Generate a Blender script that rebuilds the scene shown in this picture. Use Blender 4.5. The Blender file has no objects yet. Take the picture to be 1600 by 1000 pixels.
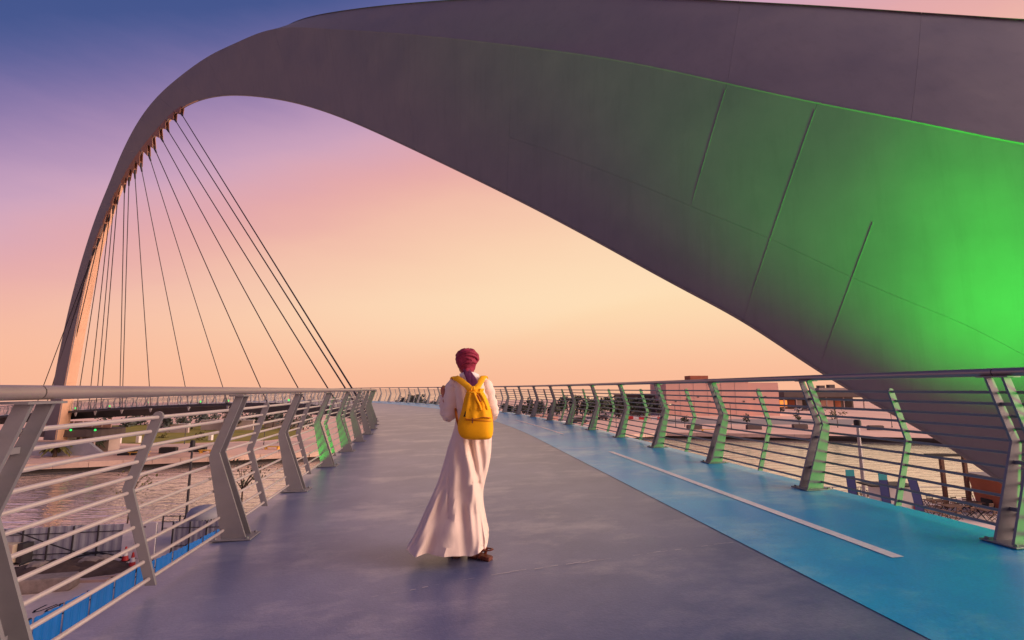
import bpy, math, random
from mathutils import Vector, Matrix
random.seed(7)
SC = bpy.context.scene
COL = SC.collection
R_ = math.radians

# ------------------------------------------------------------------ camera, sky, sun, exposure
EYE = 1.35                                   # height of the eye over the walkway
FPX = 760.0
TILT = math.atan(108 / FPX)
cam_d = bpy.data.cameras.new('camera')
cam = bpy.data.objects.new('camera', cam_d)
COL.objects.link(cam)
cam.location = (0, 0, EYE)
cam.rotation_euler = (math.pi / 2 + TILT, 0, 0)
cam_d.sensor_width = 36
cam_d.lens = 36 * FPX / 1600
cam_d.clip_start = 0.05
cam_d.clip_end = 9000
SC.camera = cam

def lin(r, g, b):
    f = lambda c: (c / 255 / 12.92) if c / 255 <= 0.04045 else ((c / 255 + 0.055) / 1.055) ** 2.4
    return (f(r), f(g), f(b), 1)

SUN_AZ = (0.985, -0.17)                       # low sun, to the right and a little behind
SUN_EL = 20
world = bpy.data.worlds.new('World')
SC.world = world
world.use_nodes = True
nt = world.node_tree
nt.nodes.clear()
def N(tree, typ, **kw):
    n = tree.nodes.new(typ)
    for k, v in kw.items():
        setattr(n, k, v)
    return n
def L(tree, a, b): tree.links.new(a, b)
out = N(nt, 'ShaderNodeOutputWorld')
tc = N(nt, 'ShaderNodeTexCoord')
sep = N(nt, 'ShaderNodeSeparateXYZ'); L(nt, tc.outputs['Generated'], sep.inputs[0])
def M(tree, op, a, b=None, clamp=False):
    n = N(tree, 'ShaderNodeMath', operation=op, use_clamp=clamp)
    for i, v in enumerate((a, b)):
        if v is None: continue
        if isinstance(v, (int, float)): n.inputs[i].default_value = v
        else: L(tree, v, n.inputs[i])
    return n.outputs[0]
glow = M(nt, 'ADD', M(nt, 'MULTIPLY', sep.outputs['X'], 0.6), M(nt, 'MULTIPLY', M(nt, 'MAXIMUM', sep.outputs['Y'], M(nt, 'MULTIPLY', sep.outputs['Y'], -0.3)), 0.8))
fval = M(nt, 'ADD', sep.outputs['Z'], M(nt, 'MULTIPLY', M(nt, 'SUBTRACT', 0.6, glow), 0.5))
mp = N(nt, 'ShaderNodeMapping'); mp.inputs['Scale'].default_value = (1.2, 1.2, 5.0)
L(nt, tc.outputs['Generated'], mp.inputs[0])
cl = N(nt, 'ShaderNodeTexNoise'); cl.inputs['Scale'].default_value = 2.6; cl.inputs['Detail'].default_value = 6
cl.inputs['Roughness'].default_value = 0.6
L(nt, mp.outputs[0], cl.inputs['Vector'])
fval = M(nt, 'ADD', fval, M(nt, 'MULTIPLY', M(nt, 'SUBTRACT', cl.outputs['Fac'], 0.5), 0.06))
ramp = N(nt, 'ShaderNodeValToRGB')
stops = [(0.0, (252, 217, 174)), (0.04, (254, 224, 184)), (0.20, (250, 209, 174)), (0.33, (241, 186, 166)),
         (0.41, (229, 167, 165)), (0.47, (218, 166, 178)), (0.52, (204, 163, 189)), (0.60, (164, 134, 176)), (0.68, (108, 103, 157)),
         (0.75, (60, 83, 139)), (1.0, (42, 67, 125))]
cr = ramp.color_ramp
cr.interpolation = 'B_SPLINE'
cr.elements[0].position, cr.elements[0].color = stops[0][0], lin(*stops[0][1])
cr.elements[1].position, cr.elements[1].color = stops[-1][0], lin(*stops[-1][1])
for p, c in stops[1:-1]:
    e = cr.elements.new(p); e.color = lin(*c)
L(nt, fval, ramp.inputs[0])
hz = N(nt, 'ShaderNodeMapRange', interpolation_type='SMOOTHSTEP')
hz.inputs['From Min'].default_value = 0.0; hz.inputs['From Max'].default_value = 0.19
hz.inputs['To Min'].default_value = 0.85; hz.inputs['To Max'].default_value = 0.0
L(nt, sep.outputs['Z'], hz.inputs[0])
mix = N(nt, 'ShaderNodeMix', data_type='RGBA')
L(nt, hz.outputs[0], mix.inputs[0]); L(nt, ramp.outputs[0], mix.inputs[6]); mix.inputs[7].default_value = lin(247, 178, 146)
bg = N(nt, 'ShaderNodeBackground'); bg.inputs[1].default_value = 1.0
L(nt, mix.outputs[2], bg.inputs[0])
sky = N(nt, 'ShaderNodeTexSky', sky_type='NISHITA', sun_disc=False)
sky.sun_elevation = R_(SUN_EL); sky.sun_rotation = math.atan2(SUN_AZ[0], SUN_AZ[1])
bg2 = N(nt, 'ShaderNodeBackground'); bg2.inputs[1].default_value = 0.004
L(nt, sky.outputs[0], bg2.inputs[0])
ad = N(nt, 'ShaderNodeAddShader'); L(nt, bg.outputs[0], ad.inputs[0]); L(nt, bg2.outputs[0], ad.inputs[1])
L(nt, ad.outputs[0], out.inputs[0])

sd = bpy.data.lights.new('sun', 'SUN')
sd.energy = 4.7; sd.angle = R_(45); sd.color = (1.0, 0.72, 0.58)
sun = bpy.data.objects.new('sun', sd); COL.objects.link(sun)
sv = Vector((SUN_AZ[0], SUN_AZ[1], math.tan(R_(SUN_EL))))
sun.rotation_euler = sv.to_track_quat('Z', 'Y').to_euler()
sun.location = sv * 60
SC.view_settings.view_transform = 'Standard'
SC.view_settings.look = 'None'
SC.view_settings.exposure = 0
SC.view_settings.gamma = 1
SC.view_settings.use_curve_mapping = False
SC.render.engine = 'CYCLES'
SC.cycles.use_denoising = True
SC.cycles.max_bounces = 6

# ------------------------------------------------------------------ materials
MATS = {}
def mat(name, col, rough=0.5, metal=0.0, var=0.0, scale=3.0, bump=0.0, bscale=40.0, col2=None, spec=0.5, detail=5, stretch=None, emit=None, rvar=0.0, coord='Object'):
    m = bpy.data.materials.new(name); m.use_nodes = True
    t = m.node_tree
    b = t.nodes['Principled BSDF']
    c = lin(*col)
    b.inputs['Base Color'].default_value = c
    b.inputs['Roughness'].default_value = rough
    b.inputs['Metallic'].default_value = metal
    b.inputs['Specular IOR Level'].default_value = spec
    tcn = N(t, 'ShaderNodeTexCoord')
    src = tcn.outputs[coord]
    if stretch:
        mpn = N(t, 'ShaderNodeMapping'); mpn.inputs['Scale'].default_value = stretch
        L(t, src, mpn.inputs[0]); src = mpn.outputs[0]
    if var or col2:
        n = N(t, 'ShaderNodeTexNoise'); n.inputs['Scale'].default_value = scale; n.inputs['Detail'].default_value = detail
        n.inputs['Roughness'].default_value = 0.65
        L(t, src, n.inputs['Vector'])
        r = N(t, 'ShaderNodeMapRange'); r.inputs['From Min'].default_value = 0.3; r.inputs['From Max'].default_value = 0.7
        L(t, n.outputs['Fac'], r.inputs[0])
        mx = N(t, 'ShaderNodeMix', data_type='RGBA')
        L(t, r.outputs[0], mx.inputs[0])
        if col2: a, z = c, lin(*col2)
        else: a, z = tuple(v * (1 - var) for v in c[:3]) + (1,), tuple(min(1, v * (1 + var)) for v in c[:3]) + (1,)
        mx.inputs[6].default_value = a; mx.inputs[7].default_value = z
        L(t, mx.outputs[2], b.inputs['Base Color'])
        if rvar:
            r2 = N(t, 'ShaderNodeMapRange'); r2.inputs['To Min'].default_value = rough - rvar; r2.inputs['To Max'].default_value = rough + rvar
            r2.inputs['From Min'].default_value = 0.3; r2.inputs['From Max'].default_value = 0.7
            L(t, n.outputs['Fac'], r2.inputs[0]); L(t, r2.outputs[0], b.inputs['Roughness'])
    if bump:
        n2 = N(t, 'ShaderNodeTexNoise'); n2.inputs['Scale'].default_value = bscale; n2.inputs['Detail'].default_value = 4
        L(t, src, n2.inputs['Vector'])
        bp = N(t, 'ShaderNodeBump'); bp.inputs['Strength'].default_value = bump; bp.inputs['Distance'].default_value = 0.02
        L(t, n2.outputs['Fac'], bp.inputs['Height']); L(t, bp.outputs[0], b.inputs['Normal'])
    if emit:
        b.inputs['Emission Color'].default_value = lin(*col); b.inputs['Emission Strength'].default_value = emit
    MATS[name] = m
    return m

def deck_mat(name, ca, cb, cc, rough):
    """worn resin surfacing: cloudy tone, scuffed lighter streaks along the walkway, fine grit"""
    m = mat(name, ca, rough, bump=0.0)
    t = m.node_tree; b = t.nodes['Principled BSDF']
    tcn = N(t, 'ShaderNodeTexCoord')
    rot = N(t, 'ShaderNodeMapping'); rot.inputs['Rotation'].default_value = (0, 0, R_(-8.24))
    L(t, tcn.outputs['Object'], rot.inputs[0])
    def noise(scale, det, sc=(1, 1, 1), lo=0.35, hi=0.65):
        mpn = N(t, 'ShaderNodeMapping'); mpn.inputs['Scale'].default_value = sc
        L(t, rot.outputs[0], mpn.inputs[0])
        n = N(t, 'ShaderNodeTexNoise'); n.inputs['Scale'].default_value = scale; n.inputs['Detail'].default_value = det
        n.inputs['Roughness'].default_value = 0.7
        L(t, mpn.outputs[0], n.inputs['Vector'])
        r = N(t, 'ShaderNodeMapRange'); r.inputs['From Min'].default_value = lo; r.inputs['From Max'].default_value = hi
        L(t, n.outputs['Fac'], r.inputs[0])
        return r.outputs[0]
    big = noise(0.7, 9, (1, 1, 1), 0.4, 0.62)
    streak = noise(0.9, 9, (0.8, 1.3, 1), 0.5, 0.72)
    grit = noise(55, 3, (1, 1, 1), 0.3, 0.7)
    spots = noise(3.2, 10, (1, 1, 1), 0.62, 0.72)
    m1 = N(t, 'ShaderNodeMix', data_type='RGBA'); L(t, big, m1.inputs[0]); m1.inputs[6].default_value = lin(*ca); m1.inputs[7].default_value = lin(*cb)
    m2 = N(t, 'ShaderNodeMix', data_type='RGBA'); L(t, M(t, 'MULTIPLY', streak, 0.7), m2.inputs[0]); L(t, m1.outputs[2], m2.inputs[6]); m2.inputs[7].default_value = lin(*cc)
    m3 = N(t, 'ShaderNodeMix', data_type='RGBA'); m3.blend_type = 'MULTIPLY'
    L(t, M(t, 'MULTIPLY', grit, 0.5), m3.inputs[0]); L(t, m2.outputs[2], m3.inputs[6]); m3.inputs[7].default_value = (0.55, 0.55, 0.58, 1)
    m4 = N(t, 'ShaderNodeMix', data_type='RGBA'); L(t, M(t, 'MULTIPLY', spots, 0.4), m4.inputs[0]); L(t, m3.outputs[2], m4.inputs[6]); m4.inputs[7].default_value = lin(*[int(v * 0.5) for v in ca])
    L(t, m4.outputs[2], b.inputs['Base Color'])
    rr = N(t, 'ShaderNodeMapRange'); rr.inputs['To Min'].default_value = rough + 0.06; rr.inputs['To Max'].default_value = rough - 0.1
    L(t, streak, rr.inputs[0]); L(t, rr.outputs[0], b.inputs['Roughness'])
    b.inputs['Coat Weight'].default_value = 0.55; b.inputs['Coat Roughness'].default_value = 0.3
    bp = N(t, 'ShaderNodeBump'); bp.inputs['Strength'].default_value = 0.25; bp.inputs['Distance'].default_value = 0.004
    L(t, grit, bp.inputs['Height']); L(t, bp.outputs[0], b.inputs['Normal'])
    return m

deck_mat('deck_grey', (84, 95, 134), (108, 115, 150), (158, 156, 176), 0.36)
deck_mat('deck_blue', (0, 166, 224), (10, 190, 232), (156, 224, 236), 0.36)
mat('line_white', (248, 238, 232), 0.55, var=0.12, scale=9, bump=0.1, bscale=60)
mat('joint_pale', (178, 172, 184), 0.4, var=0.15, scale=14)
mat('joint_pale_blue', (110, 180, 205), 0.6, var=0.25, scale=14)
mat('girder', (58, 58, 64), 0.6, var=0.2, scale=0.6)
mat('rail_steel', (122, 119, 124), 0.42, 0.25, var=0.10, scale=2.2, bump=0.03, bscale=90, rvar=0.06)
mat('rail_tube_lit', (190, 178, 176), 0.34, 0.35, var=0.08, scale=3, bump=0.02, bscale=80, rvar=0.06)  # left bars only: sky light on them put into a lighter colour
mat('hand_tube', (150, 136, 136), 0.36, 0.45, var=0.06, scale=2, rvar=0.06)
mat('dark_gap', (34, 30, 32), 0.7)
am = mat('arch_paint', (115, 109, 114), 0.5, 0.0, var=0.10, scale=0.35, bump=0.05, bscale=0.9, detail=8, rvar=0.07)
t = am.node_tree; b = t.nodes['Principled BSDF']
src = b.inputs['Base Color'].links[0].from_socket
tcn = N(t, 'ShaderNodeTexCoord'); mpn = N(t, 'ShaderNodeMapping'); mpn.inputs['Scale'].default_value = (1.6, 1.6, 0.10)
L(t, tcn.outputs['Object'], mpn.inputs[0])
n1 = N(t, 'ShaderNodeTexNoise'); n1.inputs['Scale'].default_value = 1.6; n1.inputs['Detail'].default_value = 8; n1.inputs['Roughness'].default_value = 0.7
L(t, mpn.outputs[0], n1.inputs['Vector'])
r1 = N(t, 'ShaderNodeMapRange'); r1.inputs['From Min'].default_value = 0.5; r1.inputs['From Max'].default_value = 0.75; r1.inputs['To Max'].default_value = 0.16
L(t, n1.outputs['Fac'], r1.inputs[0])
mxs = N(t, 'ShaderNodeMix', data_type='RGBA'); L(t, r1.outputs[0], mxs.inputs[0]); L(t, src, mxs.inputs[6]); mxs.inputs[7].default_value = lin(70, 62, 62)
L(t, mxs.outputs[2], b.inputs['Base Color'])
mat('arch_inner_lit', (214, 168, 138), 0.6, var=0.08, scale=0.4)  # same paint as the arch; warm light on this face put into the colour
mat('arch_core', (92, 86, 90), 0.7)
mat('lug_steel', (146, 100, 78), 0.5, 0.1, var=0.1)
mat('cable', (34, 27, 36), 0.6, 0.0)
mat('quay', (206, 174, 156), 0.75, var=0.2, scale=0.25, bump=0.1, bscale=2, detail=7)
mat('quay_shaded', (58, 50, 48), 0.85, var=0.3, scale=0.6)  # shade in the gap under the quay edge, put in as dark colour
mat('land', (236, 192, 168), 0.8, var=0.14, scale=0.04, detail=8)
mat('lawn', (160, 138, 44), 0.9, var=0.35, scale=0.2, col2=(112, 112, 40), detail=8)
mat('sand', (226, 204, 188), 0.85, var=0.16, scale=0.7, bump=0.3, bscale=3, detail=8)
mat('soil', (92, 72, 60), 0.95, var=0.4, scale=1.5, bump=0.6, bscale=6)
mat('wall_pink', (222, 176, 160), 0.85, var=0.05, scale=0.1)
mat('wall_white', (214, 202, 196), 0.8, var=0.08, scale=0.4)
mat('roof_dark', (92, 80, 78), 0.7, var=0.1, scale=0.3)
mat('roof_light', (176, 156, 148), 0.7, var=0.1, scale=0.3)
mat('glass_dark', (46, 40, 44), 0.12)
mat('lit_shop', (255, 150, 70), 0.6, emit=1.0)
mat('lamp_warm', (255, 225, 180), 0.5, emit=4.0)
mat('lamp_green', (40, 225, 100), 0.5, emit=1.2)
mat('concrete', (150, 140, 134), 0.85, var=0.2, scale=2, bump=0.4, bscale=8)
mat('stone', (150, 134, 122), 0.9, var=0.25, scale=3, bump=0.6, bscale=9)
mat('hoarding', (150, 150, 160), 0.55, var=0.12, scale=0.8)
mat('hoarding_blue', (0, 112, 196), 0.42, var=0.14, scale=0.7)
mat('pole_dark', (62, 58, 62), 0.5, 0.3)
mat('wood', (110, 76, 58), 0.75, var=0.2, scale=4)
mat('terracotta', (176, 104, 76), 0.85, var=0.15, scale=0.8)
mat('bark', (74, 56, 46), 0.9, var=0.2, scale=6)
mat('leaf_dark', (54, 62, 44), 0.7, var=0.35, scale=0.9)
mat('leaf_grey', (76, 80, 74), 0.75, var=0.3, scale=0.9)
mat('leaf_olive', (92, 86, 38), 0.7, var=0.4, scale=0.9)
mat('red', (190, 44, 44), 0.5)
mat('white', (225, 218, 214), 0.5)
mat('navy', (26, 40, 110), 0.6)
mat('teal', (30, 150, 160), 0.6)
mat('yellow', (230, 180, 60), 0.6)
mat('black', (28, 26, 28), 0.6)
mat('ink', (20, 18, 20), 0.9)
mat('car_dark', (40, 38, 44), 0.25, 0.3)
mat('car_white', (215, 208, 205), 0.25)
mat('car_grey', (120, 112, 112), 0.25, 0.3)
mat('ochre_sunlit', (206, 158, 60), 0.6)  # sunlight on the quay strips, put into the bench colour
mat('box_cream', (206, 186, 160), 0.6, var=0.08)
mat('steel_light', (176, 172, 172), 0.4, 0.4)
mat('skin', (182, 112, 84), 0.5, var=0.06, scale=30)
mat('robe', (230, 208, 194), 0.85, var=0.05, scale=5, bump=0.28, bscale=16, spec=0.2, stretch=(1, 1, .35))
mat('collar', (232, 222, 220), 0.8)
mat('scarf', (142, 40, 66), 0.72, var=0.22, scale=16, bump=0.25, bscale=120, spec=0.3)
mat('scarf_tail', (96, 40, 76), 0.72, var=0.2, scale=16, bump=0.2, bscale=120, spec=0.3)
mat('pack', (252, 176, 8), 0.72, var=0.08, scale=9, bump=0.2, bscale=200, spec=0.25)
mat('pack_strap', (250, 180, 24), 0.7, var=0.06, scale=9, bump=0.15, bscale=200, spec=0.25)
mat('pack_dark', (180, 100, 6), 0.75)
mat('leather', (104, 50, 34), 0.5, var=0.15, scale=30)
mat('sole', (70, 36, 28), 0.6)

for nm in ('joint_pale', 'joint_pale_blue', 'line_white'):
    b = MATS[nm].node_tree.nodes['Principled BSDF']
    b.inputs['Coat Weight'].default_value = 0.55; b.inputs['Coat Roughness'].default_value = 0.3
# water: reflecting, rippled
wm = mat('water', (222, 212, 204), 0.05, 0.75, spec=0.5)
t = wm.node_tree; b = t.nodes['Principled BSDF']
tcn = N(t, 'ShaderNodeTexCoord')
hs = []
for sc_, st, det, dist in ((0.55, (0.45, 1.6, 1), 3, 0.5), (1.9, (0.6, 1.5, 1), 4, 0.3)):
    mpn = N(t, 'ShaderNodeMapping'); mpn.inputs['Scale'].default_value = st; mpn.inputs['Rotation'].default_value = (0, 0, 0.12)
    L(t, tcn.outputs['Object'], mpn.inputs[0])
    n = N(t, 'ShaderNodeTexNoise'); n.inputs['Scale'].default_value = sc_; n.inputs['Detail'].default_value = det; n.inputs['Distortion'].default_value = dist
    L(t, mpn.outputs[0], n.inputs['Vector']); hs.append(n.outputs['Fac'])
bp = N(t, 'ShaderNodeBump'); bp.inputs['Strength'].default_value = 0.5; bp.inputs['Distance'].default_value = 0.22
L(t, M(t, 'ADD', hs[0], M(t, 'MULTIPLY', hs[1], 0.35)), bp.inputs['Height']); L(t, bp.outputs[0], b.inputs['Normal'])

# ------------------------------------------------------------------ mesh helpers
class MB:
    def __init__(s): s.v = []; s.f = []
    def add(s, vs, fs):
        o = len(s.v); s.v += [tuple(v) for v in vs]; s.f += [tuple(i + o for i in f) for f in fs]; return s
    def box(s, c, size, rz=0.0, taper=1.0, bev=0.0):
        x, y, z = size[0] / 2, size[1] / 2, size[2] / 2
        ca, sa = math.cos(rz), math.sin(rz)
        if bev:
            prof = [(-x + bev, -y), (x - bev, -y), (x, -y + bev), (x, y - bev), (x - bev, y), (-x + bev, y), (-x, y - bev), (-x, -y + bev)]
        else:
            prof = [(-x, -y), (x, -y), (x, y), (-x, y)]
        n = len(prof)
        lv = [(-z, 1.0), (z, taper)]
        if bev: lv = [(-z, 1 - bev / x), (-z + bev, 1.0), (z - bev, taper), (z, taper * (1 - bev / x))]
        vs = []
        for zz, k in lv:
            for (px, py) in prof:
                px, py = px * k, py * k
                vs.append((c[0] + px * ca - py * sa, c[1] + px * sa + py * ca, c[2] + zz))
        fs = [tuple(range(n - 1, -1, -1)), tuple(range((len(lv) - 1) * n, len(lv) * n))]
        for k in range(len(lv) - 1):
            for i in range(n):
                j = (i + 1) % n
                fs.append((k * n + i, k * n + j, (k + 1) * n + j, (k + 1) * n + i))
        return s.add(vs, fs)
    def prism(s, pts, d):                       # closed 3-D outline pushed along d
        n = len(pts); d = Vector(d)
        vs = [Vector(p) for p in pts] + [Vector(p) + d for p in pts]
        fs = [tuple(range(n - 1, -1, -1)), tuple(range(n, 2 * n))] + [(i, (i + 1) % n, n + (i + 1) % n, n + i) for i in range(n)]
        return s.add(vs, fs)
    def loft(s, rings, caps=True, closed=True):
        n = len(rings[0]); vs = [p for r in rings for p in r]; fs = []
        for k in range(len(rings) - 1):
            for i in range(n if closed else n - 1):
                j = (i + 1) % n
                fs.append((k * n + i, k * n + j, (k + 1) * n + j, (k + 1) * n + i))
        if caps:
            fs += [tuple(range(n - 1, -1, -1)), tuple(range((len(rings) - 1) * n, len(rings) * n))]
        return s.add(vs, fs)
    def tube(s, pts, r, n=8, caps=True, flat=None):
        pts = [Vector(p) for p in pts]
        rings = []; up0 = None
        for i, p in enumerate(pts):
            a = pts[max(0, i - 1)]; c = pts[min(len(pts) - 1, i + 1)]
            d = (c - a).normalized()
            if up0 is None: up0 = Vector((0, 0, 1)) if abs(d.z) < 0.9 else Vector((0, 1, 0))
            x = d.cross(up0).normalized(); y = x.cross(d).normalized()
            up0 = y
            rr = r[i] if isinstance(r, (list, tuple)) else r
            if flat: rings.append([p + x * (flat[0] * math.cos(2 * math.pi * k / n)) + y * (flat[1] * math.sin(2 * math.pi * k / n)) for k in range(n)])
            else: rings.append([p + x * (rr * math.cos(2 * math.pi * k / n)) + y * (rr * math.sin(2 * math.pi * k / n)) for k in range(n)])
        return s.loft(rings, caps)
    def lathe(s, c, prof, n=20):
        return s.loft([[(c[0] + r * math.cos(2 * math.pi * k / n), c[1] + r * math.sin(2 * math.pi * k / n), c[2] + z) for k in range(n)] for r, z in prof])
    def mesh(s, name, m, smooth=False, off=(0, 0, 0)):
        me = bpy.data.meshes.new(name)
        me.from_pydata([(v[0] - off[0], v[1] - off[1], v[2] - off[2]) for v in s.v], [], s.f)
        me.materials.append(MATS[m] if isinstance(m, str) else m)
        import bmesh
        bm = bmesh.new(); bm.from_mesh(me); bmesh.ops.recalc_face_normals(bm, faces=bm.faces); bm.to_mesh(me); bm.free()
        if smooth:
            me.shade_smooth() if hasattr(me, 'shade_smooth') else None
            try: me.set_sharp_from_angle(angle=R_(40))
            except Exception: pass
        me.update()
        return me
    def build(s, name, m, parent=None, smooth=False):
        off = rootloc(parent) if parent else None
        if off is None:
            xs = [v[0] for v in s.v]; ys = [v[1] for v in s.v]; zs = [v[2] for v in s.v]
            off = ((min(xs) + max(xs)) / 2, (min(ys) + max(ys)) / 2, min(zs))
        me = s.mesh(name, m, smooth, off)
        o = bpy.data.objects.new(name, me); COL.objects.link(o)
        if parent: o.parent = parent
        else: o.location = off
        return o
def rootloc(o):
    p = Vector((0, 0, 0))
    while o: p += o.location; o = o.parent
    return tuple(p)
def tag(o, label=None, cat=None, group=None, kind=None):
    if label: o['label'] = label
    if cat: o['category'] = cat
    if group: o['group'] = group
    if kind: o['kind'] = kind
    return o
def thing(name, loc, label, cat, group=None):
    o = bpy.data.objects.new(name, None); COL.objects.link(o); o.location = loc
    o.empty_display_size = 0.3
    return tag(o, label, cat, group)
def place(name, mesh, parent, loc=(0, 0, 0), rz=0.0):
    o = bpy.data.objects.new(name, mesh); COL.objects.link(o); o.location = loc; o.rotation_euler = (0, 0, rz)
    if parent: o.parent = parent
    return o
def copy_tree(o, loc, label=None, rz=None):
    c = o.copy(); COL.objects.link(c); c.location = loc
    if rz is not None: c.rotation_euler = (0, 0, rz)
    if label: c['label'] = label
    for ch in list(o.children):
        d = ch.copy(); COL.objects.link(d); d.parent = c
        for g in list(ch.children):
            e = g.copy(); COL.objects.link(e); e.parent = d
    return c

# where a line of sight through a point of the survey picture meets a depth or a level (used to survey positions only)
CT, ST = math.cos(TILT), math.sin(TILT)
def sight(x, y):
    u, v, w = x - 800, 500 - y, FPX
    return Vector((u, w * CT - v * ST, v * CT + w * ST))
def at_depth(x, y, Y):
    r = sight(x, y); k = Y / r.y
    return Vector((r.x * k, Y, EYE + r.z * k))
def at_level(x, y, z):
    r = sight(x, y); k = (z - EYE) / r.z
    return Vector((r.x * k, r.y * k, z))

# ------------------------------------------------------------------ the walkway's alignment
HD = R_(8.24)
FW = Vector((-math.sin(HD), math.cos(HD), 0)); RT = Vector((math.cos(HD), math.sin(HD), 0))
S0, RAD, XF = 12.5, 74.0, 0.026
def zprof(s): return -0.00052 * max(0, s - 50) ** 2
def P(s, lat, h=0.0):
    if s < S0: p = FW * s + RT * lat
    else:
        a = (s - S0) / RAD
        p = FW * S0 - RT * RAD + (RT * math.cos(a) + FW * math.sin(a)) * (RAD + lat)
    return Vector((p.x, p.y, zprof(s) + XF * lat + h))
def heading(s):
    return HD + max(0, s - S0) / RAD
LAT_L, LAT_R = -1.9, 4.6
def widen(s): return 0.028 * min(9, max(0, s - 5))      # the walkway broadens a little on the left
def PL(s, lat, h=0.0): return P(s, lat - (widen(s) if lat < -1 else 0), h)
S_A, S_B = -6.0, 150.0
def srange(a, b, step):
    n = max(1, int(math.ceil((b - a) / step)))
    return [a + (b - a) * i / n for i in range(n + 1)]

# ------------------------------------------------------------------ setting: land, water, walkway
GZ, WZ = -8.0, -9.0
far_line = [(-600, -60), (-160, 20), (-92, 50), (-61, 62), (-51, 66), (-30, 74), (0, 90), (33, 107), (64, 101), (100, 90), (170, 66), (700, -60)]
near_line = [(-600, -150), (-140, -2), (-60, 27), (-35, 34), (-20, 37.5), (0, 40), (20, 41), (40, 44), (80, 42), (170, 20), (700, -150)]
mb = MB()
mb.add([(-5000, -5000, WZ), (5000, -5000, WZ), (5000, 5000, WZ), (-5000, 5000, WZ)], [(0, 1, 2, 3)])
tag(mb.build('canal_water', 'water'), kind='structure')
mb = MB()
n = len(far_line)
vs = [(x, y, GZ) for x, y in far_line] + [(x * 1.6, 330 + (y if abs(x) < 300 else 40), GZ) for x, y in far_line]
mb.add(vs, [(i, i + 1, n + i + 1, n + i) for i in range(n - 1)])
tag(mb.build('far_bank_ground', 'land'), kind='structure')
mb = MB(); n = len(near_line)
mb.add([(x, y, GZ) for x, y in near_line] + [(x * 2, -2000, GZ) for x, y in near_line], [(i, i + 1, n + i + 1, n + i) for i in range(n - 1)])
tag(mb.build('near_bank_ground', 'sand'), kind='structure')
def offset_line(line, d):
    res = []
    for i, p in enumerate(line):
        a = Vector(line[max(0, i - 1)]); c = Vector(line[min(len(line) - 1, i + 1)])
        t_ = (c - a).normalized(); res.append(Vector(p) + Vector((-t_.y, t_.x)) * d)
    return res
def strip(line, d0, d1, z0, z1, z2=None):
    """wall-like band along a bank line; d0..d1 across (+ away from us), z0..z1 up"""
    A, B = offset_line(line, d0), offset_line(line, d1)
    m_ = MB()
    rings = [[(a.x, a.y, z0), (b_.x, b_.y, z0), (b_.x, b_.y, z1), (a.x, a.y, z1)] for a, b_ in zip(A, B)]
    return m_.loft(rings)
def dense(line, step):
    res = []
    for i in range(len(line) - 1):
        a, b_ = Vector(line[i]), Vector(line[i + 1]); k = max(1, int((b_ - a).length / step))
        res += [a.lerp(b_, j / k) for j in range(k)]
    return [(p.x, p.y) for p in res + [Vector(line[-1])]]
fl = far_line[1:-1]
tag(strip(fl, 0.02, 1.2, WZ - 1, WZ + 0.55).build('quay_footing', 'quay_shaded'), kind='structure')
qw = tag(strip(fl, -0.25, 1.0, WZ + 0.56, GZ - 0.006).build('far_quay_wall', 'quay_shaded'), kind='structure')
# coping blocks on the far quay wall, those in view one by one
dl = dense(fl[1:-2], 3.0)
for i in range(len(dl) - 1):
    a, b_ = Vector(dl[i]), Vector(dl[i + 1]); d = (b_ - a)
    mid = (a + b_) / 2; ang = math.atan2(d.y, d.x)
    nrm = Vector((math.sin(ang), -math.cos(ang)))
    m_ = MB().box((mid.x + nrm.x * 0.30, mid.y + nrm.y * 0.30, GZ - 0.16), (d.length - 0.06, 0.5, 0.72), ang)
    o = m_.build('coping_block', 'quay', qw)
tag(strip(near_line[1:-1], -1.0, 0.02, WZ - 1, GZ - 0.006).build('near_quay_wall', 'quay'), kind='structure')
# promenade strip and lawn on the far bank, left
def flat_patch(name, m_, pix, z):
    pts = [at_level(x, y, z) for x, y in pix]
    mb_ = MB(); k = len(pts); mb_.add(pts, [tuple(range(k))])
    return tag(mb_.build(name, m_), kind='structure')
flat_patch('lawn', 'lawn', [(150, 692), (250, 694), (420, 688), (470, 682), (470, 664), (300, 662), (150, 665)], GZ + 0.02)
flat_patch('promenade', 'quay', [(-60, 712), (200, 706), (480, 695), (500, 688), (250, 694.5), (100, 700), (-60, 705)], GZ + 0.01)
flat_patch('road', 'concrete', [(1040, 662), (1330, 664), (1345, 655), (1040, 655)], GZ + 0.01)

# walkway slab, girder, surfacing
bd = thing('bridge_deck', (0, 0, 0), None, None); bd['kind'] = 'structure'
SS = srange(S_A, S_B, 1.5)
sec = [(-2.12, -0.02), (4.82, -0.02), (4.82, -0.30), (3.2, -0.42), (2.3, -1.35), (0.4, -1.35), (-0.5, -0.42), (-2.12, -0.30)]
MB().loft([[PL(s, la, h) for la, h in sec] for s in SS]).build('girder', 'girder', bd)
def sheet(a, b_, s0, s1, h, step=1.0):
    ss = srange(s0, s1, step); m_ = MB()
    m_.add([PL(s, la, h) for s in ss for la in (a, b_)], [(2 * i, 2 * i + 1, 2 * i + 3, 2 * i + 2) for i in range(len(ss) - 1)])
    return m_
sheet(-2.12, 4.82, S_A, S_B, 0.0).build('walkway_surface', 'deck_grey', bd)
ct = tag(sheet(2.53, 4.82, S_A, S_B, 0.004).build('cycle_track', 'deck_blue'), kind='structure')
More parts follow.
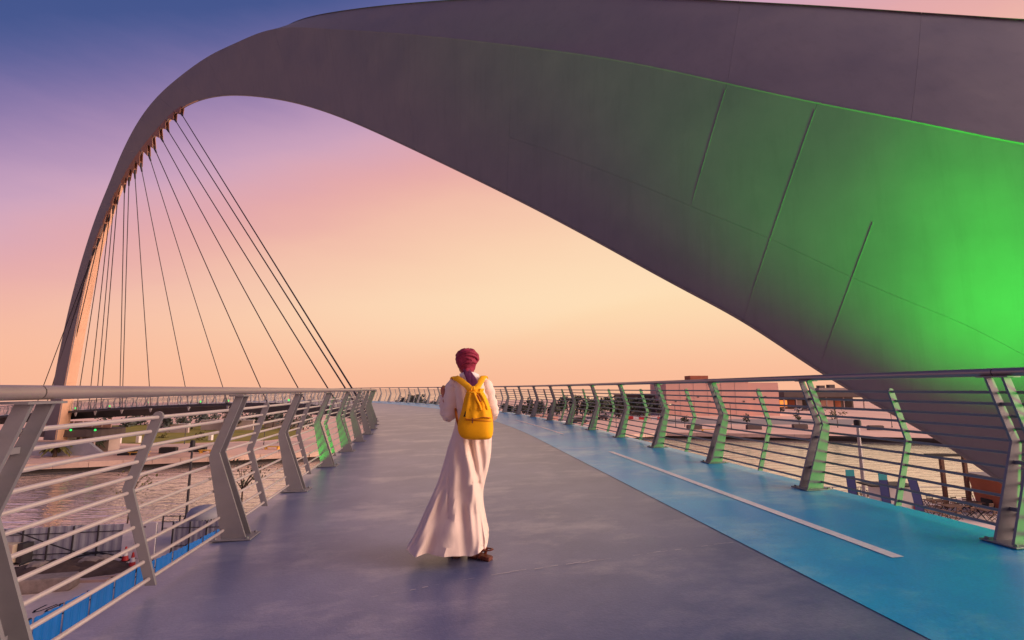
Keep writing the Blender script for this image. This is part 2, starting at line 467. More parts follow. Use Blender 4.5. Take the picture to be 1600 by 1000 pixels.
# expansion joint, a scuffed pale line right across
JA, JB, JC = at_level(560, 934, 0.0), at_level(784, 899, 0.0), at_level(1390, 818, 0.09)
jt = [JA.lerp(JB, i / 24) for i in range(24)] + [JB.lerp(JC, i / 60) for i in range(61)]
def deck_pos(v):
    return v.dot(FW), v.dot(RT)
for nm, lo, hi, m_, h in (('walkway_joint', -3, 2.50, 'joint_pale', 0.0045), ('track_joint', 2.56, 4.5, 'joint_pale_blue', 0.0085)):
    q = MB()
    for v0, v1 in zip(jt[:-1], jt[1:]):
        (s0_, l0_), (s1_, l1_) = deck_pos(v0), deck_pos(v1)
        if not (lo < l0_ and l1_ < hi) or random.random() < .4: continue
        w = random.uniform(0.001, 0.005); dj = random.uniform(-.008, .008)
        q.add([P(s0_ + dj - w, l0_, h), P(s1_ + dj - w, l1_, h), P(s1_ + dj + w, l1_, h), P(s0_ + dj + w, l0_, h)], [(0, 1, 2, 3)])
    o = q.build(nm, m_, bd if nm[0] == 'w' else ct); o['kind'] = 'stuff'
dash = [(3.42, 9.75), (13.6, 19.9)] + [(13.6 + 10.2 * k, 19.9 + 10.2 * k) for k in range(1, 12)]
for a, b_ in dash:
    sheet(3.385, 3.485, a, b_, 0.0085).build('lane_line', 'line_white', ct)

# ------------------------------------------------------------------ railings
SP = 2.2
PO_IN = [(-0.115, 0.012), (0.175, 0.79), (0.00, 1.325)]
PO_OUT = [(0.10, 0.012), (0.268, 0.765), (0.07, 1.325)]
BARS = [(0.135, 1.20), (0.175, 1.10), (0.205, 0.995), (0.24, 0.89), (0.27, 0.785), (0.285, 0.675), (0.262, 0.555), (0.22, 0.44), (0.18, 0.322), (0.135, 0.205), (0.09, 0.09)]
def main_post_mesh(side):
    """twin bent plates; local x outward (mirrored for the left side), y along, z up"""
    m_ = MB()
    for y0 in (-0.075, 0.055):
        outl = [(u * side, y0, w) for u, w in (PO_IN[0], PO_IN[1], PO_IN[2], PO_OUT[2], PO_OUT[1], PO_OUT[0])]
        m_.prism([outl[0], outl[1], outl[4], outl[5]], (0, 0.02, 0))
        m_.prism([outl[1], outl[2], outl[3], outl[4]], (0, 0.02, 0))
    m_.box((0.045 * side, 0, 1.329), (0.13, 0.24, 0.012))
    for w, uu in ((0.25, 0.085), (0.62, 0.19), (1.1, 0.14)):       # spacers between the plates
        m_.box((uu * side, 0.0, w), (0.05, 0.108, 0.03))
    return m_.mesh('post', 'rail_steel')
def inter_post_mesh(side):
    m_ = MB()
    c = [(0.075, 0.045), (0.285, 0.70), (0.135, 1.205)]
    hw = 0.034
    outl = [(c[0][0] - hw, c[0][1]), (c[1][0] - hw, c[1][1]), (c[2][0] - hw, c[2][1])]
    top = [(c[2][0] + hw * math.cos(a), c[2][1] + hw * math.sin(a)) for a in [R_(x) for x in (150, 120, 90, 60, 30)]]
    o2 = [(c[2][0] + hw, c[2][1]), (c[1][0] + hw, c[1][1]), (c[0][0] + hw, c[0][1])]
    m_.prism([((u) * side, -0.011, w) for u, w in (outl[0], outl[1], o2[1], o2[2])], (0, 0.022, 0))
    m_.prism([((u) * side, -0.011, w) for u, w in [outl[1], outl[2]] + top + [o2[0], o2[1]]], (0, 0.022, 0))
    return m_.mesh('baluster', 'rail_steel')
def railing(side, lat, label):
    root = thing('railing', P(0, lat), label, 'railing', 'railings of the footbridge')
    off = Vector(root.location)
    pm, im = main_post_mesh(side), inter_post_mesh(side)
    bp_m = MB().box((0.0, 0, 0.006), (0.36, 0.27, 0.012), bev=0.003)
    for sx in (-0.14, 0.14):
        for sy in (-0.105, 0.105):
            bp_m.lathe((sx, sy, 0.012), [(0.014, 0), (0.014, 0.012), (0.008, 0.016)], 6)
    bpm = bp_m.mesh('base_plate', 'rail_steel')
    k0 = -3
    first = 3.57 - SP * 3 + (0 if side > 0 else 0.0)
    base_s = (3.50 if side > 0 else 5.20) - SP * (4 if side > 0 else 4)
    kk = 0; s = base_s
    stations = [base_s + SP * i for i in range(int((S_B - 0.5 - base_s) / SP) + 1)]
    if side < 0: stations = [q - 0.31 if q < 4.5 else q for q in stations]
    for s, s_next in zip(stations, stations[1:] + [stations[-1] + SP]):
        z_off = 0.0045 if side > 0 else 0.006
        # cross fall makes posts stand a touch off plumb: keep them plumb
        o = place('post', pm, root, PL(s, lat, z_off) - off, heading(s))
        place('base_plate', bpm, o)
        s2 = (s + s_next) / 2
        if s2 < S_B - 0.5: place('baluster', im, root, PL(s2, lat, 0.0) - off, heading(s2))
    far_s = srange(S_A, S_B, 1.1)
    for u, w in BARS:
        m_ = MB().tube([PL(q, lat + side * u, w) for q in far_s], 0.0135, 8)
        m_.build('rail_bar', 'rail_tube_lit' if side < 0 else 'rail_steel', root, True)
    # handrail in lengths, a dark sleeve at each joint
    edge = [base_s + 0.02 + SP * 3 * i + (SP * (1 if side > 0 else 0)) + (0 if side > 0 or i > 1 else -0.31) for i in range(0, 24)]
    edge = [S_A] + [e for e in edge if S_A + 1 < e < S_B - 1] + [S_B]
    for a, b_ in zip(edge[:-1], edge[1:]):
        MB().tube([PL(q, lat + side * 0.045, 1.37 if side > 0 else 1.384) for q in srange(a + 0.004, b_ - 0.004, 0.8)], 0.036, 14).build('handrail', 'hand_tube', root, True)
        if b_ < S_B: MB().tube([PL(b_ - 0.02, lat + side * 0.045, 1.37 if side > 0 else 1.384), PL(b_ + 0.02, lat + side * 0.045, 1.37 if side > 0 else 1.384)], 0.034, 12).build('joint_sleeve', 'dark_gap', root, True)
    return root
railing(-1, LAT_L, 'steel railing along the grey walkway edge, on the side nearer the stay cables')
railing(1, LAT_R, 'steel railing along the outer edge of the blue cycle track')

# ------------------------------------------------------------------ the arch
def depth_of(x):
    T = [(60, 73), (85, 71.5), (105, 69.5), (150, 65), (200, 60.5), (250, 56.5), (330, 51), (450, 44), (560, 37.5), (650, 33), (800, 27), (950, 22.5), (1100, 19.3), (1280, 16.6), (1450, 14.9), (1600, 13.8), (1760, 12.9)]
    if x <= T[0][0]: return T[0][1]
    for (a, da), (b_, db) in zip(T[:-1], T[1:]):
        if x <= b_: return da + (db - da) * (x - a) / (b_ - a)
    return T[-1][1]
# cross-sections: crest edge, brow edge, belly edge, inner edge as surveyed (None: hidden behind the body)
ST_ = [((1760, 56), (1760, 266), (1600, 775), None), ((1590, 33), (1580, 223), (1400, 652), None), ((1440, 22), (1425, 190), (1280, 583), None),
       ((1300, 12), (1278, 162), (1160, 502), None), ((1160, 4), (1140, 132), (1050, 444), None), ((1000, -4), (980, 97), (922, 373), None),
       ((830, -6), (812, 73), (798, 308), None), ((650, 4), (628, 53), (649, 236), None), ((535, 17), (514, 46.5), (539, 186), None),
       ((450, 36), (428, 43), (462, 161), None), (None, (369, 67), (402, 151), None), (None, (324, 88), (352, 149), None),
       (None, (280, 120), (310, 157), None), (None, (246, 150), (276, 175), None), (None, (217, 187), (251, 202), None),
       (None, (191, 236), (221, 239), (228, 234)), (None, (168, 293), (191, 284), (198, 281)), (None, (147, 345), (166, 340), (177, 340)),
       (None, (122, 425), (142, 405), (156, 408)), (None, (102, 505), (122, 497), (138, 497)), (None, (84, 595), (102.5, 595), (120, 595))]
secs = []
for k, (e1, e2, e3, e4) in enumerate(ST_):
    near = max(0.0, min(1.0, (12 - k) / 10))            # 1 near the camera, 0 on the far leg
    D = depth_of((e2[0] + e3[0]) / 2)
    p2 = at_depth(*e2, D + (-0.8 * near + 1.2 * (1 - near)))
    p3 = at_depth(*e3, D + (0.8 * near + 0.0 * (1 - near)))
    inner = at_depth(*e4, D + 2.2) if e4 else None
    crest = at_depth(*e1, D + 0.6 + 2.0 * near) if e1 else None
    secs.append([crest, p2, p3, inner])
for k, s_ in enumerate(secs):
    D = s_[1].y
    if s_[0] is None and s_[3] is not None: s_[0] = s_[1] + (s_[3] - s_[2]) * 0.9
for k in range(10, 15):                                 # hidden corners between the two surveyed stretches
    f_ = (k - 9) / 6
    v9 = secs[9][0] - secs[9][1]; v15 = secs[15][0] - secs[15][1]
    secs[k][0] = secs[k][1] + Vector((0.3, 2.6, 0.2)).lerp(v15, f_)
for k in range(0, 15):
    f_ = k / 15
    a_ = Vector((1.5, 4.5, 4.2)); v15 = secs[15][3] - secs[15][2]
    secs[k][3] = secs[k][2] + a_.lerp(Vector((0.2, 2.3, 2.6)), min(1, k / 9)).lerp(v15, max(0, (k - 9) / 6))
def extend(a, b_, z, bow=0.0):
    r = []
    for p, q in zip(a, b_):
        d = (p - q); k = (z - p.z) / d.z if abs(d.z) > 1e-3 else 1
        r.append(p + d * k)
    return r
dn = [p + (p - q).normalized() * 14 for p, q in zip(secs[0], secs[1])]
dn = [Vector((p.x, p.y - 1.0, min(p.z - 2.5, GZ - 1.0 + (12 if i < 2 else 0)))) for i, p in enumerate(dn)]
dn2 = [Vector((p.x + 9, p.y - 6, GZ - 1.2)) if i < 2 else Vector((p.x + 3, p.y - 2, GZ - 1.5)) for i, p in enumerate(dn)]
b0 = secs[-1]; b1 = secs[-2]
foot = [Vector((p.x + (p.x - q.x) * 0.75, p.y + (p.y - q.y) * 0.75, GZ - 0.6)) for p, q in zip(b0, b1)]
secs = [dn2, dn] + secs + [foot]
def cr_spline(pts, m):
    res = []
    for i in range(len(pts) - 1):
        p0, p1, p2, p3 = pts[max(0, i - 1)], pts[i], pts[i + 1], pts[min(len(pts) - 1, i + 2)]
        for j in range(m):
            t_ = j / m
            res.append(0.5 * ((2 * p1) + (p2 - p0) * t_ + (2 * p0 - 5 * p1 + 4 * p2 - p3) * t_ * t_ + (3 * p1 - p0 - 3 * p2 + p3) * t_ ** 3))
    return res + [pts[-1]]
SUB = 8
EDGE = [cr_spline([s_[i] for s_ in secs], SUB) for i in range(4)]
NS = len(EDGE[0])
# ease out survey jitter
for e in EDGE:
    for _ in range(14):
        q = e[:]
        for i in range(1, NS - 1): e[i] = q[i] * 0.5 + (q[i - 1] + q[i + 1]) * 0.25
cen = [sum((EDGE[j][i] for j in range(4)), Vector()) / 4 for i in range(NS)]
arch = thing('arch', (foot[1].x, foot[1].y, GZ), 'twisting box steel arch sweeping over the walkway, green lit where it is broadest', 'bridge arch')
core = MB().loft([[e[i] + (cen[i] - e[i]).normalized() * 0.13 for e in EDGE] for i in range(NS)])
core.build('arch_core', 'arch_core', arch)
def skin(fa, fb, i0, i1, u0, u1, name, gap=0.022, ugap=0.003, m_='arch_paint', seam0=True, seam1=True):
    """one plate of the skin between two edges, from section i0 to i1, with thickness; plates leave open seams"""
    g = MB(); nu = 5
    top, bot = [], []
    for i in range(i0, i1 + 1):
        a, b_ = EDGE[fa][i], EDGE[fb][i]
        d = (b_ - a); Ln = d.length; t_ = (EDGE[fa][min(NS - 1, i + 1)] - EDGE[fa][max(0, i - 1)]).normalized()
        nrm = d.cross(t_).normalized()
        if nrm.dot(a.lerp(b_, .5) - cen[i]) < 0: nrm = -nrm
        sh = Vector((0, 0, 0))
        if i == i0 and seam0: sh = t_ * gap
        if i == i1 and seam1: sh = -t_ * gap
        ga = u0 if u0 <= 0 else u0 + ugap / Ln
        gb = u1 if u1 >= 1 else u1 - ugap / Ln
        for j in range(nu + 1):
            u = ga + (gb - ga) * j / nu
            bul = math.sin(math.pi * (u0 + (u1 - u0) * j / nu)) * 0.010 * Ln
            p = a + d * u + sh + nrm * bul
            top.append(p); bot.append(p - nrm * 0.10)
    k = i1 - i0; w_ = nu + 1
    nT = len(top)
    fs = []
    for i in range(k):
        for j in range(nu):
            fs.append((i * w_ + j, i * w_ + j + 1, (i + 1) * w_ + j + 1, (i + 1) * w_ + j))
    # rims
    rim = []
    for j in range(nu): rim += [(j, j + 1), (k * w_ + j + 1, k * w_ + j)]
    for i in range(k): rim += [((i + 1) * w_, i * w_), (i * w_ + nu, (i + 1) * w_ + nu)]
    fs += [(a_, b__, b__ + nT, a_ + nT) for a_, b__ in rim]
    g.add(top + bot, fs)
    return g.build(name, m_, arch, True)
# plate seams: station numbers along the arch, one set for each face
ST_IDX = list(range(0, NS, SUB))
for a, b_ in zip(ST_IDX[:-1:1], ST_IDX[1::1]):
    si = a // SUB
    # brow face (between crest and brow) – long plates: every second station
    if si % 2 == 0 and si < 12:
        skin(0, 1, a, min(a + 2 * SUB, NS - 1), 0.0, 1.0, 'brow_panel', gap=0.003)
    elif si >= 12:
        skin(0, 1, a, b_, 0.0, 1.0, 'brow_panel', gap=0.003)
    if si >= 8: skin(1, 2, a, b_, 0.0, 1.0, 'belly_panel', gap=0.005)
    skin(2, 3, a, b_, 0.0, 1.0, 'inner_panel', gap=0.006, m_='arch_inner_lit' if si >= 14 else 'arch_paint')
    if si % 2 == 0: skin(3, 0, a, min(a + 2 * SUB, NS - 1), 0.0, 1.0, 'back_panel', gap=0.006)
for a, b_ in ((0, 5), (5, 6), (6, 8)): skin(1, 2, a * SUB, b_ * SUB, 0.0, 0.62, 'belly_panel', gap=0.005)
for a, b_ in ((0, 4), (4, 5), (5, 8)): skin(1, 2, a * SUB, b_ * SUB, 0.62, 1.0, 'belly_panel', gap=0.004)
# weld ribs standing proud along three of the seams
for st_i, u0, u1 in ((6, 0.03, 0.62), (5, 0.03, 1.0), (4, 0.40, 0.99)):
    i = st_i * SUB; a, b_ = EDGE[1][i], EDGE[2][i]; d = b_ - a; Ln = d.length
    t_ = (EDGE[1][i + 1] - EDGE[1][i - 1]).normalized(); nrm = d.cross(t_).normalized()
    if nrm.dot(a.lerp(b_, .5) - cen[i]) < 0: nrm = -nrm
    rb_ = MB(); rr_ = []
    for j in range(13):
        u = u0 + (u1 - u0) * j / 12
        bul = math.sin(math.pi * u) * .010 * Ln
        p = a + d * u + nrm * bul; hgt = .013 * min(1, 4 * (u1 - u) / (u1 - u0) + .25)
        rr_.append([p - t_ * .018 - nrm * .05, p - t_ * .010 + nrm * hgt, p + t_ * .010 + nrm * hgt, p + t_ * .024 - nrm * .02])
    rb_.loft(rr_); rb_.build('weld_rib', 'arch_paint', arch)
# projecting lip under the brow edge along the broad part
lip = MB()
lr = []
for i in range(2, 11 * SUB):
    a = EDGE[1][i]; d0 = (EDGE[0][i] - a).normalized(); d1 = (EDGE[2][i] - a).normalized(); o_ = (a - cen[i]).normalized()
    w_ = 0.11
    lr.append([a + o_ * 0.05 + d0 * w_, a + o_ * 0.05 + d1 * 0.02, a - o_ * 0.04 + d1 * 0.02, a - o_ * 0.04 + d0 * w_])
lip.loft(lr); lip.build('brow_lip', 'arch_paint', arch)

# ------------------------------------------------------------------ lugs and stay cables
def edge_at(ex):
    """point on the belly edge of the far half that lies on the sight line of column ex"""
    best = None
    for i in range(10 * SUB, NS):
        p = EDGE[2][i]; r = p - Vector((0, 0, EYE))
        w = r.y * CT + r.z * ST; x = 800 + FPX * r.x / w
        if best is None or abs(x - ex) < best[0]: best = (abs(x - ex), i)
    return best[1]
def s_at(px, lat):
    best = None; s = 20
    while s < 135:
        r = P(s, lat, 0) - Vector((0, 0, EYE)); w = r.y * CT + r.z * ST
        if w > 1:
            x = 800 + FPX * r.x / w
            if best is None or abs(x - px) < best[0]: best = (abs(x - px), s)
        s += 0.25
    return best[1]
CAB = [(281, 577, -2.05), (269, 564, -2.05), (258, 532, -2.05), (246, 480, -2.05), (236, 419, -2.05), (227, 357, -2.05), (217, 296, -2.05), (209, 236, -2.05),
       (202, 190, -2.05), (195, 188, 4.75), (186, 158, 4.75), (179, 150, -2.05), (173, 138, 4.75), (166, 120, -2.05), (158, 92, -2.05), (151, 68, -2.05), (146, 52, -2.05)]
ordn = ['first', 'second', 'third', 'fourth', 'fifth', 'sixth', 'seventh', 'eighth', 'ninth', 'tenth', 'eleventh', 'twelfth', 'thirteenth', 'fourteenth', 'fifteenth', 'sixteenth', 'seventeenth']
anchors = []
for k, (tx, bx, la) in enumerate(CAB):
    i = edge_at(tx); p = EDGE[2][i]; s = s_at(bx, la); q = P(s, la, -0.12)
    anchors.append((s, la))
    d = (q - p).normalized(); t_ = (EDGE[2][i + 1] - EDGE[2][i - 1]).normalized()
    side_v = t_.cross(d).normalized()
    Ls = 1.35
    base = p - d * 0.25
    lug = MB()
    for sgn in (-0.22, 0.16):
        o_ = side_v * sgn
        lug.prism([base + t_ * 0.85 + o_, base - t_ * 0.85 + o_, p + d * Ls * 0.8 - t_ * 0.14 + o_, p + d * Ls + o_, p + d * Ls * 0.8 + t_ * 0.14 + o_], side_v * 0.06)
    lug.tube([p + d * Ls * 0.55 - side_v * 0.25, p + d * Ls * 0.55 + side_v * 0.25], 0.1, 8)
    lug.build('cable_lug', 'lug_steel', arch)
    top = p + d * Ls * 0.6
    lab = '%s stay cable counted along the arch from its top downwards%s' % (ordn[k], ', rightmost of all' if k == 0 else '')
    c = thing('stay_cable', q, lab, 'stay cable', 'stay cables between arch and walkway')
    MB().tube([top + (q - top) * (j / 6) for j in range(7)], 0.052, 6).build('strand', 'cable', c, True)
    MB().tube([top, top + d * 0.35, top + d * 1.1, top + d * 1.25], [0.11, 0.13, 0.10, 0.05], 8).build('socket', 'cable', c, True)
    # lower socket, a cone that comes out beneath the deck edge
    sg = -1 if la < 0 else 1
    MB().box((q.x, q.y, q.z + 0.02), (0.36, 0.36, 0.26), heading(s)).build('anchor_bracket', 'girder', c)
    MB().lathe((q.x, q.y, q.z - 0.75), [(0.05, 0), (0.13, 0.25), (0.2, 0.55), (0.2, 0.66)], 8).build('anchor_cone', 'steel_light', c, True)
# green marker lamps beside the anchors of the far stretch
ml = None
for j, px in enumerate((116, 171, 231, 312, 356, 451)):
    s = s_at(px, -2.05); q = P(s, -2.02, 0.0)
    lm = thing('marker_lamp', q, 'small green lamp on the far deck edge, number %s from the arch foot' % ordn[j], 'lamp', 'green marker lamps on the far deck edge')
    hd = heading(s)
    MB().box((q.x, q.y, q.z + 0.06), (0.24, 0.3, 0.12), hd).build('housing', 'pole_dark', lm)
    MB().box((q.x, q.y, q.z + 0.30), (0.12, 0.16, 0.24 if j != 2 else 0.6), hd, 0.8).build('lens', 'lamp_green', lm)

# ------------------------------------------------------------------ green floodlights
def flood(loc, aim, energy, cone, blend, label, size=0.5, color=(0.0, 1.0, 0.03), post_to=None):
    loc, aim = Vector(loc), Vector(aim)
    d = (aim - loc).normalized()
    f_ = thing('floodlight', (loc.x, loc.y, loc.z), label, 'floodlight', 'green floodlights beside the bridge')
    z = Vector((0, 0, 1)); x = d.cross(z).normalized(); y = x.cross(d)
    b_ = loc - d * 0.02
    def sq(c, r): return [c + x * r + y * r, c - x * r + y * r, c - x * r - y * r, c + x * r - y * r]
    MB().loft([sq(b_ - d * 0.22, size * .3), sq(b_ - d * 0.12, size * .5), sq(b_, size * .5)]).build('housing', 'pole_dark', f_)
    MB().loft([sq(b_ + d * 0.001, size * .42), sq(b_ + d * 0.006, size * .42)]).build('lens', 'lamp_green', f_)
    if post_to is not None:
        MB().tube([b_ - d * 0.12, b_ - d * .12 - z * .1, Vector(post_to)], 0.05, 8).build('bracket', 'pole_dark', f_, True)
    ld = bpy.data.lights.new('flood_lamp', 'SPOT'); ld.energy = energy; ld.color = color
    ld.spot_size = R_(cone); ld.spot_blend = blend; ld.shadow_soft_size = 0.3
    lo = bpy.data.objects.new('flood_lamp', ld); COL.objects.link(lo)
    lo.parent = f_; lo.location = d * 0.03
    lo.rotation_euler = (-d).to_track_quat('Z', 'Y').to_euler()
flood((19.0, 6.0, -3.0), (14.6, 13.0, 9.6), 40000, 68, 0.95, 'big green floodlight on a mast under the broad end of the arch', 0.7, post_to=(19.0, 5.6, GZ))
flood((15.4, 7.4, -4.2), (10.7, 17.4, 11.4), 28000, 46, 1.0, 'added second green floodlight on a lower mast, evening the glow on the arch', 0.6, post_to=(15.4, 7.0, GZ))  # added lamp that evens out the green on the middle of the arch
flood(P(-6.5, 7.1, -0.1), P(9, 4.7, 0.7), 5600, 34, 0.9, 'green floodlight on a mast outside the cycle track railing', 0.35, post_to=P(-6.6, 7.1, 0) * 1.0 + Vector((0, 0, GZ)))
flood(P(8.3, -2.95, -0.75), P(10.2, -2.1, 0.55), 380, 62, 0.9, 'green floodlight bracketed under the walkway edge beside the railing', 0.2, post_to=P(8.3, -2.1, -0.25))

# ------------------------------------------------------------------ trees, palms, lamps, cars
def leaf_cloud(m_, c, rad, n, size, clumps=7, squash=0.75, rng=random):
    cs = []
    for _ in range(clumps):
        while True:
            p = Vector((rng.uniform(-1, 1), rng.uniform(-1, 1), rng.uniform(-1, 1)))
            if p.length < 1: break
        cs.append((Vector(c) + Vector((p.x * rad * .8, p.y * rad * .8, p.z * rad * squash * .8)), rad * rng.uniform(.28, .5)))
    for _ in range(n):
        cc, cr_ = rng.choice(cs)
        p = cc + Vector((rng.gauss(0, .5), rng.gauss(0, .5), rng.gauss(0, .45))) * cr_
        a = Vector((rng.uniform(-1, 1), rng.uniform(-1, 1), rng.uniform(-.6, 1))).normalized()
        b_ = a.orthogonal().normalized(); c2 = a.cross(b_); s_ = size * rng.uniform(.6, 1.3)
        m_.add([p - b_ * s_, p + c2 * s_ * .6, p + b_ * s_, p - c2 * s_ * .6], [(0, 1, 2, 3)])
    return cs
def make_tree(name, pos, h, rad, leaf, n, size, label, cat='tree', group=None, trunk=0.09, clumps=7, squash=0.8, bare=0.0, lean=0.0):
    pos = Vector(pos)
    t_ = thing(name, pos, label, cat, group)
    c = pos + Vector((lean, 0, h - rad * squash))
    lm = MB(); cs = leaf_cloud(lm, c, rad, n, size, clumps, squash)
    tb = MB()
    fork = pos + Vector((lean * .6, 0, h * (.42 if not bare else .45)))
    tb.tube([pos - Vector((0, 0, .1)), pos.lerp(fork, .5) + Vector((trunk * .5, 0, 0)), fork], [trunk, trunk * .8, trunk * .65], 7)
    for cc, r_ in cs:
        mid = fork.lerp(cc, .5) + Vector((random.uniform(-.1, .1), random.uniform(-.1, .1), .1)) * rad
        tb.tube([fork, mid, cc], [trunk * .5, trunk * .32, trunk * .12], 5)
    tb.build('trunk', 'bark', t_, True)
    lm.build('crown', leaf, t_)
    return t_
def make_palm(pos, h, rad, leaf, label):
    pos = Vector(pos); t_ = thing('palm_tree', pos, label, 'palm tree', 'palms on the far quay')
    top = pos + Vector((0.1, 0, h))
    MB().tube([pos - Vector((0, 0, .1)), pos + Vector((.05, 0, h * .5)), top], [.28, .22, .2], 8).build('trunk', 'bark', t_, True)
    fm = MB()
    for k in range(18):
        a = k * 2.4 + random.uniform(-.2, .2); el = random.uniform(.1, .9)
        d = Vector((math.cos(a), math.sin(a), 0)); sd_ = Vector((-d.y, d.x, 0))
        pts = [top + d * rad * f_ + Vector((0, 0, rad * (el * f_ - .95 * f_ * f_))) for f_ in (0, .25, .5, .75, 1)]
        for i in range(4):
            w0, w1 = [.05, .22, .24, .16, .02][i] * rad, [.05, .22, .24, .16, .02][i + 1] * rad
            dr = Vector((0, 0, -.12 * rad))
            fm.add([pts[i], pts[i + 1], pts[i + 1] + sd_ * w1 + dr, pts[i] + sd_ * w0 + dr], [(0, 1, 2, 3)])
            fm.add([pts[i], pts[i + 1], pts[i + 1] - sd_ * w1 + dr, pts[i] - sd_ * w0 + dr], [(0, 1, 2, 3)])
    fm.build('fronds', leaf, t_)
def make_lamp(pos, h, label, r=.06, head='cap', group=None, m_='pole_dark', lit=None):
    pos = Vector(pos); t_ = thing('lamp_post', pos, label, 'lamp post', group)
    MB().lathe(pos, [(r * 1.8, -.05), (r * 1.8, .35), (r, .4), (r, h * .5), (r * .8, h)], 10).build('pole', m_, t_, True)
    if head == 'cap': MB().lathe(pos + Vector((0, 0, h)), [(r * .9, 0), (r * 1.9, .08), (r * 1.9, .5), (r * 1.2, .58)], 10).build('lamp_head', 'black', t_, True)
    else:
        MB().tube([pos + Vector((0, 0, h)), pos + Vector((-.5, 0, h + .12)), pos + Vector((-1.1, 0, h + .1))], r * .6, 6).build('arm', m_, t_, True)
        MB().box(pos + Vector((-1.2, 0, h + .06)), (.6, .25, .12)).build('lamp_head', lit or 'steel_light', t_)
    return t_
def make_car(pos, rz, m_, label, group=None):
    pos = Vector(pos); t_ = thing('parked_car', pos, label, 'car', group)
    ca, sa = math.cos(rz), math.sin(rz)
    def tr(x, y, z): return (pos.x + x * ca - y * sa, pos.y + x * sa + y * ca, pos.z + z)
    prof = [(-2.1, .35), (-2.15, .75), (-1.95, .92), (-1.0, .98), (1.0, 1.0), (1.9, .88), (2.15, .7), (2.15, .35)]
    cabin = [(-1.75, .97), (-1.2, 1.48), (.35, 1.5), (1.05, .99)]
    for nm, pr, w, mm in (('body', prof, .88, m_), ('cabin', cabin, .74, 'glass_dark')):
        g = MB(); k = len(pr)
        g.add([tr(x, -w, z) for x, z in pr] + [tr(x, w, z) for x, z in pr], [tuple(range(k - 1, -1, -1)), tuple(range(k, 2 * k))] + [(i, (i + 1) % k, k + (i + 1) % k, k + i) for i in range(k)])
        g.build(nm, mm, t_)
    MB().add([tr(-1.15, -.7, 1.5), tr(.33, -.7, 1.52), tr(.33, .7, 1.52), tr(-1.15, .7, 1.5), tr(-1.15, -.7, 1.46), tr(.33, -.7, 1.47), tr(.33, .7, 1.47), tr(-1.15, .7, 1.46)],
             [(0, 1, 2, 3), (7, 6, 5, 4), (0, 4, 5, 1), (1, 5, 6, 2), (2, 6, 7, 3), (3, 7, 4, 0)]).build('roof', m_, t_)
    for x in (-1.35, 1.35):
        for y in (-.86, .86):
            g = MB(); k = 12
            g.add([tr(x + .33 * math.cos(6.283 * i / k), y + s_, .33 + .33 * math.sin(6.283 * i / k)) for s_ in (-.1, .1) for i in range(k)],
                  [tuple(range(k - 1, -1, -1)), tuple(range(k, 2 * k))] + [(i, (i + 1) % k, k + (i + 1) % k, k + i) for i in range(k)])
            g.build('wheel', 'black', t_)

def G(x, y): return at_level(x, y, GZ)

# ---- far bank, left stretch
pv_c = Vector((-65, 75, GZ))
pv = thing('quay_pavilion', pv_c, 'low quayside pavilion with a thick flat roof carrying two green lamps', 'pavilion')
q = MB(); rp = []
xa, xb, ya, yb = -73.5, -60.0, 73.0, 79.0
outl = [(xa, ya), (xb - 2.4, ya)] + [(xb - 2.4 + 2.4 * math.sin(a), (ya + yb) / 2 - 3.0 * math.cos(a)) for a in [R_(20 * i) for i in range(1, 9)]] + [(xb - 2.4, yb), (xa, yb)]
q.prism([(x, y, -5.6) for x, y in outl], (0, 0, 1.0)); q.build('roof', 'roof_dark', pv)
MB().box((-66.5, 77.5, -6.85), (9.5, 2.2, 2.5)).build('wall', 'roof_light', pv)
MB().box((-68.2, 75.2, -6.75), (3.6, 1.6, 2.3)).build('white_room', 'wall_white', pv)
for x in (-72.5, -69, -64, -62): MB().lathe((x, 74, GZ), [(.16, 0), (.16, 2.42)], 8).build('column', 'roof_light', pv)
for k in range(7): MB().box((-72.2 + k * 1.5, 77.5, -4.1), (1.3, .14, 0.95)).build('parapet_panel', 'wall_pink', pv)
for k, x in enumerate((115, 153)):
    p = at_depth(x, 669, 73.3)
    MB().lathe((p.x, 72.86, -4.72), [(.02, -.02), (.13, .04), (.15, .14), (.1, .26), (.02, .3)], 10).build('green_lamp', 'lamp_green', pv, True)
rw = thing('ramp_wall', (-63, 71, GZ), 'grey ramp wall that slopes down in front of the quayside pavilion', 'wall')
q = MB(); q.prism([(-70, 71, GZ - .05), (-57.6, 71, GZ - .05), (-60.4, 71, -6.1), (-70, 71, -6.0)], (0, .5, 0)); q.build('wall', 'hoarding', rw)
q = MB(); q.prism([(-70.1, 70.93, -5.99), (-60.3, 70.93, -6.09), (-60.3, 70.93, -5.94), (-70.1, 70.93, -5.84)], (0, .64, 0)); q.build('coping', 'quay', rw)
make_palm(Vector((-63.6, 69.6, GZ)), 1.55, 1.7, 'leaf_olive', 'short yellowish palm in front of the grey ramp wall')
make_palm(G(142, 706), 1.7, 1.6, 'leaf_dark', 'short dark palm at the low end of the grey ramp wall')
for k, (x, y, lab) in enumerate([(121, 701, 'white square pillar beside the dark palm'), (185, 693, 'white square pillar on the lawn edge, nearer the pavilion'), (216, 692, 'white square pillar on the lawn edge between the other two'), (329, 688, 'white square pillar by the reddish bush')]):
    p = G(x, y); MB().box(p + Vector((0, 0, .6)), (.62, .62, 1.2), bev=.05).build('square_pillar', 'wall_white')
    o = COL.objects[-1]; tag(o, lab, 'pillar', 'white pillars on the far quay')
